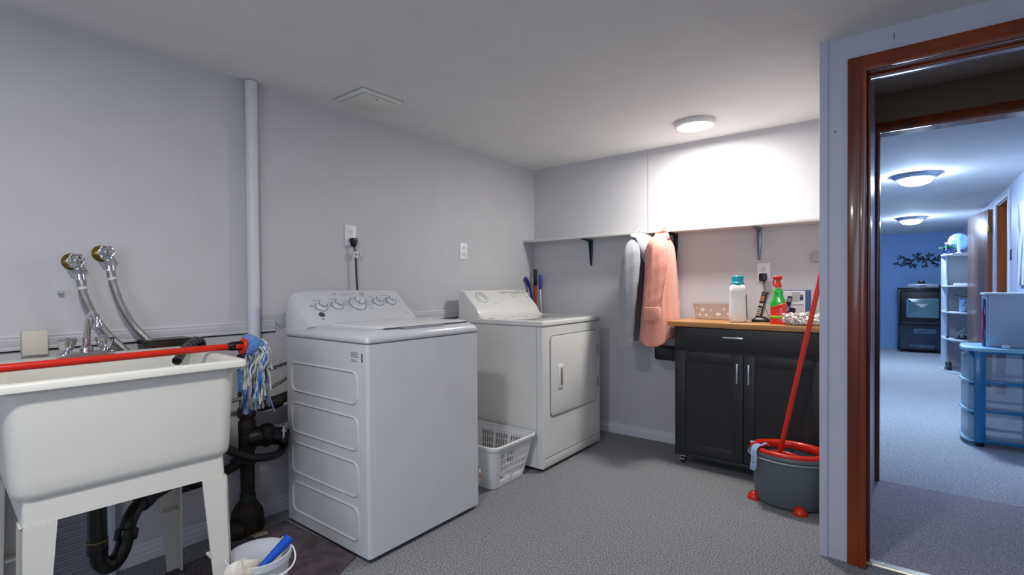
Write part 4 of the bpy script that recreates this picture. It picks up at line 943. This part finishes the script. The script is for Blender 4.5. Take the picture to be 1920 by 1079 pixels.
# ================================================================== RUG
def rug():
    t = MB(); Q = [Vector((.655, 1.228, 0)), Vector((.90, .70, 0)), Vector((.20, .50, 0)), Vector((.125, 1.205, 0))]
    n = 60; rings = []
    for i in range(n+1):
        u = i/n; row = []
        for j in range(n+1):
            v = j/n; p = (Q[0]*(1-u)+Q[1]*u)*(1-v)+(Q[3]*(1-u)+Q[2]*u)*v
            e = min(u, 1-u, v, 1-v); h = .0095*min(1, e*25)**.5+.0028*noise.noise(p*24)+.002*noise.noise(p*70)
            row.append(Vector((p.x, p.y, max(.002, h))))
        rings.append(row)
    t.grid(rings, False)
    return t
# the rear edge runs under the washer's edge
tag(rug().build('bath_rug', mat('dark_plum_pile', '#41353c', .98, noise_scale=16, col2='#65555f', bump=1, bump_scale=120, sheen=.15, spec=.1), smooth=60, solid=.004), 'dark plum shaggy rug on the floor in front of the sink and washer', 'rug')

# ================================================================== WHITE BUCKET
t = thing('small_bucket', 'small white plastic bucket with a wire style bail beside the sink leg', 'bucket', (.752, .783, .008))
bc = Vector((.752, .783, .008))
bm_ = mat('pale_bucket_plastic', '#d3d6dc', .35, alpha=1)
f = MB(); f.lathe([(.001, .0), (.066, 0), (.070, .004), (.092, .205), (.097, .207), (.098, .228), (.0945, .229), (.0935, .21), (.089, .20), (.068, .008), (.001, .006)], bc, n=48); f.build('pail', bm_, t)
f = MB(); f.tube([bc+Vector((.104*math.cos(a_), .104*math.sin(a_), .19-.045*math.sin((a_-math.radians(-115))))) if False else bc+Vector((.100*math.cos(math.radians(85)-math.radians(175)*k/14)+.018*math.sin(PI*k/14), .100*math.sin(math.radians(85)-math.radians(175)*k/14)+.012*math.sin(PI*k/14), .224-.032*math.sin(PI*k/14))) for k in range(15)], .0028, 8, 2); f.build('bail_handle', mat('white_bail', '#eceef0', .35), t)
f = MB(); e = bc+Vector((-.02, .096, .217)); f.box(e-Vector((.012, .004, .03)), e+Vector((.012, .006, .016)), .003); f.build('bail_lug', bm_, t)
t = thing('scrub_brush', 'blue tapered brush handle lying in the small white bucket', 'brush', (.77, .80, .2))
A_, B_ = bc+Vector((.050, -.030, .196)), bc+Vector((.018, .090, .240))
f = MB(); d_ = (B_-A_); f.tube([A_+d_*u for u in (0, .25, .5, .75, 1)], lambda u: .0105+.007*u, 18, 2); f.lathe([(.0175, 0), (.0185, .002), (.015, .004), (.0145, -.004), (.001, -.005)], B_, d_, n=18); f.build('handle', blue_pl, t)
f = MB(); rings = []; cc = bc+Vector((.035, -.070, .212))
rn = random.Random(8)
for q, (r_, z) in enumerate(((.02, -.030), (.038, -.018), (.046, .0), (.040, .016), (.022, .026), (.003, .029))):
    rings.append([cc+Vector((r_*1.0*math.cos(th)*(1+.14*math.sin(3*th+q)+.06*math.sin(7*th)), r_*1.15*math.sin(th)*(1+.12*math.sin(4*th+q*.8)), z+.006*math.sin(4*th+q))) for th in [2*PI*j/36 for j in range(36)]])
f.grid(rings, True, True, True)
tag(f.build('white_rag', mat('white_rag_cloth', '#dedbd4', .95, noise_scale=18, col2='#b4aa9a', bump=.5, bump_scale=60), smooth=80, subd=1), 'crumpled white rag draped over the left rim of the small white bucket', 'rag')

# ================================================================== FAR ROOM
# open wood door
def frame2(p, q, zref=0):
    p, q = Vector(p), Vector(q); d = (q-p); L = d.length; d.normalize(); nn = Vector((d.y, -d.x, 0))
    return lambda u, v, w_: Vector((p.x, p.y, 0))+d*u+nn*w_+Vector((0, 0, v)), L
F, L = frame2((3.085, 7.33, 0), (2.985, 8.03, 0))
t = thing('open_door', 'brown wooden interior door standing open in the far room', 'door', (3.085, 7.33, 0))
f = MB(); f.prism([(0, .012), (L, .012), (L, 1.862), (0, 1.862)], F, 0, .035, .001)
f.build('door_panel', mat('glossy_veneer', '#9a7a68', .38, noise_scale=6, col2='#6d4f42', stretch=(1, 1, .1), coat=.2), t)
f = MB(); f.prism([(-.002, .012), (.0005, .012), (.0005, 1.862), (-.002, 1.862)], F, 0, .035); f.build('door_edge', orange_wood_m, t)
f = MB(); c = F(L-.06, .955, .035); f.cyl(c, F(L-.06, .955, .045), .026, n=20); f.cyl(F(L-.06, .955, .045), F(L-.06, .955, .075), .010); f.tube([F(L-.06, .955, .073), F(L-.02, .960, .075), F(L-.17+.04, .957, .074)], .009, 10)
f.build('door_lever', mat('bronze_lever', '#a8855e', .3, metal=.8), t)
for z in (1.654, .25):
    f = MB(); f.box((3.085, 7.305, z-.045), (3.103, 7.340, z+.045), .001); f.cyl((3.088, 7.318, z-.045), (3.088, 7.318, z+.045), .007, n=10); f.build('door_hinge', brass_m, t)
# tv stand
t = thing('tv_stand', 'black media cabinet holding a television against the blue far wall', 'TV stand', (2.62, 10.5, 0))
bw = mat('black_glossy_wood', '#0a0e18', .25, coat=.4)
x0, x1, y0, y1 = 2.345, 2.885, 10.30, 10.72
f = MB(); f.box((x0, y0, .045), (x0+.022, y1, 1.0), .002); f.box((x1-.022, y0, .045), (x1, y1, 1.0), .002); f.box((x0, y1-.01, .045), (x1, y1, 1.0)); f.build('sides', bw, t)
MB().box((x0-.012, y0-.01, 1.0), (x1+.012, y1, 1.025), .003).build('top', bw, t)
MB().box((x0, y0, .425), (x1, y1, .445)).build('shelf', bw, t); MB().box((x0, y0, .045), (x1, y1, .07)).build('bottom', bw, t)
for a_ in (x0+.04, x1-.04):
    for b_ in (y0+.04, y1-.04): MB().cyl((a_, b_, 0), (a_, b_, .046), .018, n=12).build('foot', bw, t)
f = MB(); f.box((x0+.024, y0+.001, .075), (x1-.024, y0+.006, .42)); f.build('glass_door', mat('smoked_glass', '#3c5770', .08, alpha=.25, spec=.8), t)
t = thing('television', 'old black tube television in the media cabinet', 'television', (2.62, 10.5, .445))
f = MB(); f.box((x0+.025, y0+.015, .4455), (x1-.025, y0+.07, .965), .010, 3); f.prism([(x0+.05, .47), (x1-.05, .47), (x1-.05, .95), (x0+.05, .95)], FY, y0+.06, y1-.06, .03); f.build('case', mat('tv_black', '#11161f', .4), t)
f = MB(); rings = []
cx_, cz_ = 2.640, .705
for k, dp in ((1, .012), (.95, .006), (.7, -.002), (.35, -.006), (.02, -.008)):
    rings.append([Vector((cx_+a_*k, y0+.016+dp-.006, cz_+b_*k)) for a_, b_ in rrect(.212, .165, .02, 4)])
f.grid(rings, True, False, True); f.build('screen', mat('crt_glass', '#5b8088', .10, coat=1, emit='#4d7c88', estr=.02), t, smooth=60)
f = MB(); f.box((cx_-.04, y0+.012, .492), (cx_+.04, y0+.016, .500)); f.box((x0+.05, y0+.012, .455), (x1-.05, y0+.016, .480)); f.build('control_strip', mat('tv_trim', '#2b3540', .3), t)
def box_thing(name, lo, hi, m, label, cat, slot=None):
    t = thing(name, label, cat, ((lo[0]+hi[0])/2, (lo[1]+hi[1])/2, lo[2]))
    MB().box(lo, hi, .004).build('case', m, t)
    if slot: MB().box((slot[0], lo[1]-.002, slot[2]), (slot[1], lo[1]+.002, slot[3])).build('front_slot', black_pl, t)
    return t
silver = mat('silver_case', '#b9c3cf', .35, metal=.3)
box_thing('video_recorder', (2.455, 10.36, 1.0262), (2.835, 10.66, 1.085), silver, 'silver video recorder on top of the black media cabinet', 'video recorder', (2.60, 2.69, 1.045, 1.058))
box_thing('remote_control', (2.36, 10.33, 1.0262), (2.46, 10.38, 1.038), mat('pale_remote', '#9fb2c8', .4), 'thin pale remote on the left of the media cabinet top', 'remote control')
box_thing('black_device', (2.845, 10.36, 1.0262), (2.895, 10.50, 1.060), black_pl, 'small black device right of the silver video recorder', 'device')
t = thing('trinket_box', 'small black box with a silver lid on the video recorder', 'box', (2.63, 10.45, 1.085))
MB().box((2.590, 10.41, 1.0855), (2.672, 10.49, 1.130), .006).build('case', black_pl, t); MB().lathe([(.012, 1.1296), (.030, 1.132), (.028, 1.140), (.001, 1.143)], (2.631, 10.45, 0), n=20).build('lid', silver, t)
MB_ = box_thing('disc_player', (2.53, 10.37, .30), (2.81, 10.62, .375), mat('steel_blue_case', '#7f9fb8', .35, metal=.4), 'silver disc player on the upper shelf behind the smoked glass', 'disc player', (2.58, 2.70, .335, .35))
box_thing('cable_box', (2.48, 10.37, .0705), (2.79, 10.62, .115), mat('steel_blue_case', '#7f9fb8', .35, metal=.4), 'silver cable box at the bottom of the media cabinet', 'cable box', (2.52, 2.60, .085, .098))
tag(MB().box((x0+.03, 10.36, .285), (x1-.03, 10.70, .298)).box((2.60, 10.5, .0715), (2.66, 10.56, .285)).build('inner_shelf', mat('inner_shelf_grey', '#2d4055', .4)), 'dark inner shelf stand inside the media cabinet', 'shelf')

# wall branch decor
t = thing('wall_branch_decor', 'black metal leafy branch candle holder on the blue far wall', 'wall decor', (2.58, 10.75, 1.42))
bm2 = mat('black_wrought_metal', '#0b1020', .4, metal=.3)
S = .0070                                           # metres per drawing unit (pixels)
def W2(px, py, out=.02): return Vector((2.585+(px-960)*.000436, 10.76-out, 1.470-(py-455)*.000440))
f = MB()
def br(pts, r=.006): f.tube([W2(*p) for p in pts], r, 8, 5)
br([(560, 640), (700, 560), (800, 490), (880, 420), (980, 385), (1090, 385), (1200, 430), (1330, 480), (1430, 560), (1540, 640)], .0075)
br([(300, 565), (420, 590), (520, 610), (600, 630)]); br([(470, 290), (560, 360), (680, 410), (820, 450)]); br([(760, 520), (810, 590), (850, 660)])
br([(1000, 390), (980, 300), (1010, 230)]); br([(950, 450), (1070, 440), (1170, 470), (1220, 560), (1200, 640), (1140, 700)]); br([(1270, 440), (1290, 370), (1300, 290)])
br([(1330, 475), (1440, 460), (1560, 420), (1650, 390)]); br([(880, 420), (780, 450), (600, 465)]); br([(700, 540), (600, 545)])
f.build('branches', bm2, t)
leaves = [(850, 250, -25), (960, 220, 80), (1030, 230, 65), (920, 325, 0), (470, 295, -50), (430, 370, 0), (580, 340, -50), (700, 400, -30), (600, 460, 0), (560, 540, 0), (300, 565, -8), (380, 540, 85), (740, 610, 60), (780, 690, 70), (900, 620, -25), (880, 690, -45),
          (1120, 350, -50), (1240, 300, -50), (1300, 240, -80), (1380, 280, 35), (1450, 400, 55), (1570, 330, 55), (1620, 395, 10), (1550, 480, -20), (1130, 520, 60), (1140, 690, 35), (1230, 670, -80), (1400, 590, -30), (1520, 620, -25), (1010, 400, -10)]
for px, py, an in leaves:
    f = MB(); c = W2(px, py, .024); a_ = math.radians(an); M = Matrix.Rotation(-a_, 4, 'Y'); f.ball(c, .027, .003, .011, n=8, M=M); f.build('leaf', bm2, t)
for px, py in ((495, 640), (1005, 485), (1500, 680), (625, 385), (1280, 385)):
    f = MB(); c = W2(px, py, .05); f.lathe([(.012, -.012), (.020, -.006), (.022, .004), (.019, .004), (.001, -.004)], c, n=16); cup = f.build('candle_cup', bm2, t)
    f = MB(); f.cyl(c+Vector((0, 0, -.002)), c+Vector((0, 0, .010)), .016, n=16); f.build('candle', mat('candle_white', '#e8eef6', .4), cup)
tag(MB().box((2.040, 10.748, 1.27), (2.062, 10.7599, 1.32), .002).build('light_switch', white_pl), 'white switch plate at the left edge of the blue far wall', 'light switch')

# corner shelf unit
t = thing('corner_shelf', 'white open corner shelf unit with scalloped shelves in the far room', 'shelf unit', (2.95, 8.45, 0))
sw = mat('white_laminate', '#dfe6ee', .4)
pl = [(3.105, 8.80), (2.79, 8.80), (2.775, 8.45), (2.800, 8.34), (2.835, 8.22), (2.880, 8.12), (2.95, 8.07), (3.02, 8.06), (3.105, 8.06)]
SH = [.0, .395, .725, 1.045, 1.435]
for z in SH:
    f = MB(); f.prism(pl if z < 1.4 else [(3.105, 8.80), (2.785, 8.80), (2.770, 8.47), (2.86, 8.14), (3.105, 8.10)], FZ, z+.002, z+.018, .002); f.build('shelf_board', sw, t)
for a_, b_ in zip(SH[:-1], SH[1:]):
    z0, z1 = a_+.0182, b_+.0018
    f = MB(); f.box((2.86, 8.785, z0), (3.105, 8.80, z1)); f.box((3.092, 8.16, z0), (3.105, 8.785, z1)); f.build('back_panel', sw, t)
    f = MB(); f.prism([(2.80, 8.79), (2.788, 8.78), (2.820, 8.48), (2.834, 8.49)], FZ, z0, z1)
    f.build('side_panel', sw, t)
# things on the shelf
t = thing('globe', 'pale blue world globe on top of the white corner shelf', 'globe', (2.935, 8.5, 1.455))
gm = mat('globe_map', '#7fb8e2', .3, noise_scale=9, col2='#b8c27a', contrast=(.56, .6), coat=.5)
f = MB(); f.ball((2.935, 8.50, 1.615), .098, n=20); f.build('sphere', gm, t)
f = MB(); f.tube([Vector((2.935+.104*math.cos(a_), 8.50, 1.615+.104*math.sin(a_))) for a_ in [math.radians(-110+150*k/12) for k in range(13)]], .004, 6, 1); f.build('meridian_ring', mat('pale_ring', '#b8d4ea', .4), t)
f = MB(); f.lathe([(.06, 1.4535), (.058, 1.462), (.02, 1.475), (.012, 1.50), (.012, 1.52)], (2.935, 8.50, 0), n=24); f.build('base', mat('dark_base', '#1b2836', .4), t)
t = thing('candle_holder', 'slim white candle in a stand at the front of the corner shelf top', 'candle', (2.925, 8.28, 1.455))
MB().lathe([(.034, 1.4535), (.032, 1.462), (.012, 1.472), (.014, 1.50), (.017, 1.505)], (2.925, 8.28, 0), n=20).build('stand', white_pl, t)
MB().lathe([(.0135, 1.505), (.013, 1.60), (.009, 1.625), (.002, 1.648)], (2.925, 8.28, 0), n=16).build('candle', mat('candle_wax', '#dfeee6', .5), t)
t = thing('potted_flowers', 'small potted plant with pink flowers in a dark blue vase on the corner shelf', 'potted plant', (2.83, 8.47, 1.455))
MB().lathe([(.001, 1.4535), (.024, 1.454), (.045, 1.475), (.048, 1.50), (.034, 1.525), (.030, 1.535)], (2.832, 8.46, 0), n=24).build('vase', mat('cobalt_vase', '#132a63', .15, coat=.8), t)
f = MB(); rn = random.Random(3)
for k in range(26):
    a_ = rn.random()*2*PI; r_ = rn.uniform(.02, .085); c = Vector((2.832+r_*math.cos(a_), 8.46+.7*r_*math.sin(a_), 1.540+rn.uniform(-.01, .035)-r_*.25))
    f.ball(c, .024, .010, .006, n=6, M=Matrix.Rotation(a_, 4, 'Z') @ Matrix.Rotation(rn.uniform(-.6, .6), 4, 'Y'))
f.build('leaves', mat('leaf_green', '#2f7a55', .5, noise_scale=30, col2='#1c5238'), t, smooth=60, kind='stuff')
f = MB()
for dx, dy, z in ((-.01, -.02, 1.59), (.02, .0, 1.60), (.0, .03, 1.585), (.03, -.03, 1.58)): f.ball((2.832+dx, 8.46+dy, z), .018, .018, .013, n=8)
f.build('flowers', mat('pale_pink_petals', '#e6c6d2', .6), t)
tag(MB().box((2.885, 8.25, 1.0635), (3.02, 8.40, 1.088), .002).box((2.895, 8.26, 1.088), (3.0, 8.39, 1.094), .001).build('stacked_papers', mat('paper_white', '#eef2f6', .6)), 'flat white papers stacked on the second shelf from the top', 'papers')
t = thing('patterned_cup', 'blue patterned cup on the middle corner shelf behind the door edge', 'cup', (2.975, 8.28, .745))
pm = mat('dotted_ceramic', '#9fc8e4', .3); nt = pm.node_tree
b = nt.nodes['Principled BSDF']; vo = nt.nodes.new('ShaderNodeTexVoronoi'); vo.inputs['Scale'].default_value = 34; tc = nt.nodes.new('ShaderNodeTexCoord'); nt.links.new(tc.outputs['Object'], vo.inputs['Vector'])
cr = nt.nodes.new('ShaderNodeValToRGB'); cr.color_ramp.elements[0].position = .28; cr.color_ramp.elements[1].position = .33; cr.color_ramp.elements[0].color = lin('#1c4468'); cr.color_ramp.elements[1].color = lin('#9fc8e4')
nt.links.new(vo.outputs['Distance'], cr.inputs[0]); nt.links.new(cr.outputs[0], b.inputs['Base Color'])
MB().lathe([(.001, .744), (.042, .744), (.045, .75), (.046, .915), (.043, .918), (.042, .752)], (2.972, 8.28, 0), n=32).build('cup_body', pm, t)
tag(MB().box((-.075, -.008, -.006), (.075, .008, .006), .002, 2, Matrix.Translation((2.955, 8.28, .935)) @ Matrix.Rotation(math.radians(14), 4, 'Y')).build('wooden_case', mat('dark_wood_case', '#6d5648', .4)), 'dark wooden stick case lying across the patterned cup', 'case')
t = thing('fin_sculpture', 'grey swept fin shaped sculpture on the lower corner shelf', 'sculpture', (2.955, 8.28, .415))
MB().prism([(2.900, .425), (3.02, .425), (3.0, .47), (2.985, .52), (2.995, .55), (2.965, .545), (2.925, .50), (2.905, .45)], FY, 8.27, 8.30, .004).build('fin', mat('grey_marble', '#b9c4cc', .4, noise_scale=30, col2='#5a6a72'), t)
f = MB(); rn = random.Random(4)
for k in range(12): c = Vector((2.90+.12*rn.random(), 8.255, .424+.045*rn.random())); f.ball(c, .014, .006, .006, n=6, M=Matrix.Rotation(rn.uniform(-1, 1), 4, 'Y'))
f.build('dark_pebbles', mat('dark_pebble', '#1d262c', .5), t); MB().box((2.895, 8.25, .4135), (3.025, 8.32, .426), .003).build('base', mat('dark_pebble', '#1d262c', .5), t)
for z, x, y, m_, lb in ((.75, 2.83, 8.36, mat('green_trinket', '#5a7a58', .5), 'small green figurine at the left of the middle shelf'), (.42, 2.83, 8.36, mat('black_trinket', '#22282e', .5), 'tiny black figurine at the left of the lower shelf'),):
    f = MB(); f.lathe([(.013, 0), (.012, .012), (.006, .02), (.008, .028), (.001, .036)], (x, y, z-.005 if z < .5 else z-.0065), n=12); tag(f.build('figurine', m_), lb, 'figurine')
for k, (z, m_, cn) in enumerate(((.020, mat('olive_trinket', '#6b7a60', .5), 'olive figurine on the bottom shelf, nearest the panel'), (.020, mat('dark_trinket', '#20303a', .5), 'dark figurine on the bottom shelf of the corner unit'))):
    f = MB(); f.lathe([(.02, 0), (.02, .03), (.010, .05), (.016, .075), (.012, .10), (.001, .11)], (2.822+.03*k, 8.36-.04*k, z), n=12); tag(f.build('figurine', m_), cn, 'figurine')

# right wall: picture, switch
t = thing('wall_picture', 'grey abstract canvas picture on the right wall of the far room', 'picture', (3.11, 5.5, 1.4))
MB().box((3.098, 5.02, 1.075), (3.1195, 5.70, 1.715), .003).build('canvas_frame', mat('canvas_edge', '#b9c0cb', .6), t)
MB().box((3.0965, 5.025, 1.08), (3.0985, 5.695, 1.71)).build('painted_face', mat('abstract_grey', '#d6dde4', .5, noise_scale=5, col2='#5b6670', contrast=(.45, .62), detail=8, stretch=(1, 2.2, .7)), t)
tag(MB().box((3.112, 6.135, 1.29), (3.1199, 6.175, 1.385), .002).build('light_switch', mat('dark_switch', '#2b3f5c', .4)), 'dark blue switch plate beside the side doorway', 'light switch')

# blue drawer tower
t = thing('drawer_tower', 'blue framed plastic three drawer storage tower in the far room', 'storage drawers', (2.95, 4.85, 0))
bf = mat('blue_frame_plastic', '#1a86c0', .3, coat=.3); bl = mat('pale_blue_plastic', '#9fdcf4', .3, coat=.3)
td = mat('translucent_drawer', '#b7cfe2', .3, alpha=.6)
x0, x1, y0, y1 = 2.765, 3.09, 4.62, 5.02
f = MB(); f.prism([(x1, y0-.012), (x1, y1+.012), (x0, y1+.012), (x0-.045, y1-.03), (x0-.062, (y0+y1)/2), (x0-.058, y0+.05), (x0-.035, y0+.004), (x0-.005, y0-.012)], FZ, .640, .662, .004); f.build('top', bl, t)
for (a_, b_) in ((x0, y0), (x0, y1-.03), (x1-.05, y0), (x1-.05, y1-.03)):
    MB().box((a_, b_, .03), (a_+.055, b_+.03, .641), .002).build('post', bf, t)
for z in (.035, .235, .425, .628):
    MB().box((x0+.054, y0+.002, z), (x1-.049, y0+.014, z+.022), .002).build('rail', bf, t); MB().box((x0+.054, y1-.014, z), (x1-.049, y1-.002, z+.022), .002).build('rail', bf, t)

for k, z in enumerate((.045, .245, .440)):
    f = MB(); f.box((x0+.057, y0+.016, z), (x1-.052, y1-.016, z+.165), .004)
    pr_ = [(x0+.057, y0+.016), (x0+.0, y0+.031), (x0-.030, y0+.06), (x0-.048, (y0+y1)/2), (x0-.030, y1-.06), (x0, y1-.031), (x0+.057, y1-.016)]
    dws = [(x0-.001, y0+.012), (x0-.028, y0+.035), (x0-.045, y0+.09), (x0-.052, (y0+y1)/2), (x0-.040, y1-.08), (x0-.001, y1-.012)]
    f.prism(dws, FZ, z+.004, z+.160, .003); d = f.build('drawer', td, t)
    f = MB(); f.prism([(x0-.001, y0+.002), (x0-.030, y0+.020), (x0-.052, y0+.07), (x0-.064, (y0+y1)/2), (x0-.045, y1-.07), (x0-.001, y1-.004)], FZ, z-.014, z+.003, .003); f.build('drawer_lip', bl, d)
for a_ in (x0+.03, x1-.03):
    for b_ in (y0+.03, y1-.03): MB().cyl((a_, b_, 0), (a_, b_, .034), .022, n=16, bev=.004).build('foot', black_pl, t)
t = thing('storage_bin', 'pale blue grey plastic bin standing on the blue drawer tower', 'bin', (2.96, 4.85, .663))
pb = mat('pale_bin', '#b7c9de', .35)
f = MB(); f.box((2.832, 4.745, .663), (3.088, 4.99, 1.020), .008, 3); f.build('bin_body', pb, t)
f = MB(); f.box((2.824, 4.738, 1.012), (3.094, 4.998, 1.028), .004); f.box((2.845, 4.742, .68), (2.852, 4.746, 1.01)); f.build('bin_rim', mat('pale_rim', '#c8d8ea', .35), t)
f = MB(); rings = []
for z in [.664+.33*k/10 for k in range(11)]: rings.append([Vector((2.822+.007*math.cos(a_)+.002*math.sin(z*40), 4.80+.035*math.sin(a_), z)) for a_ in [2*PI*j/14 for j in range(14)]])
f.grid(rings, True, True, True); tag(f.build('pink_fabric', mat('pink_teal_fabric', '#b23d7c', .8, noise_scale=7, col2='#2f8fa8', contrast=(.48, .56)), smooth=70), 'pink and teal fabric hanging beside the pale bin on the drawer tower', 'fabric')
f = MB(); f.ball((2.920, 4.668, .676), .022, .014, .0135, n=10); tag(f.build('white_pebble', mat('pebble_white', '#e6edf4', .4), smooth=80), 'white oval pebble on the front of the drawer tower top', 'pebble')
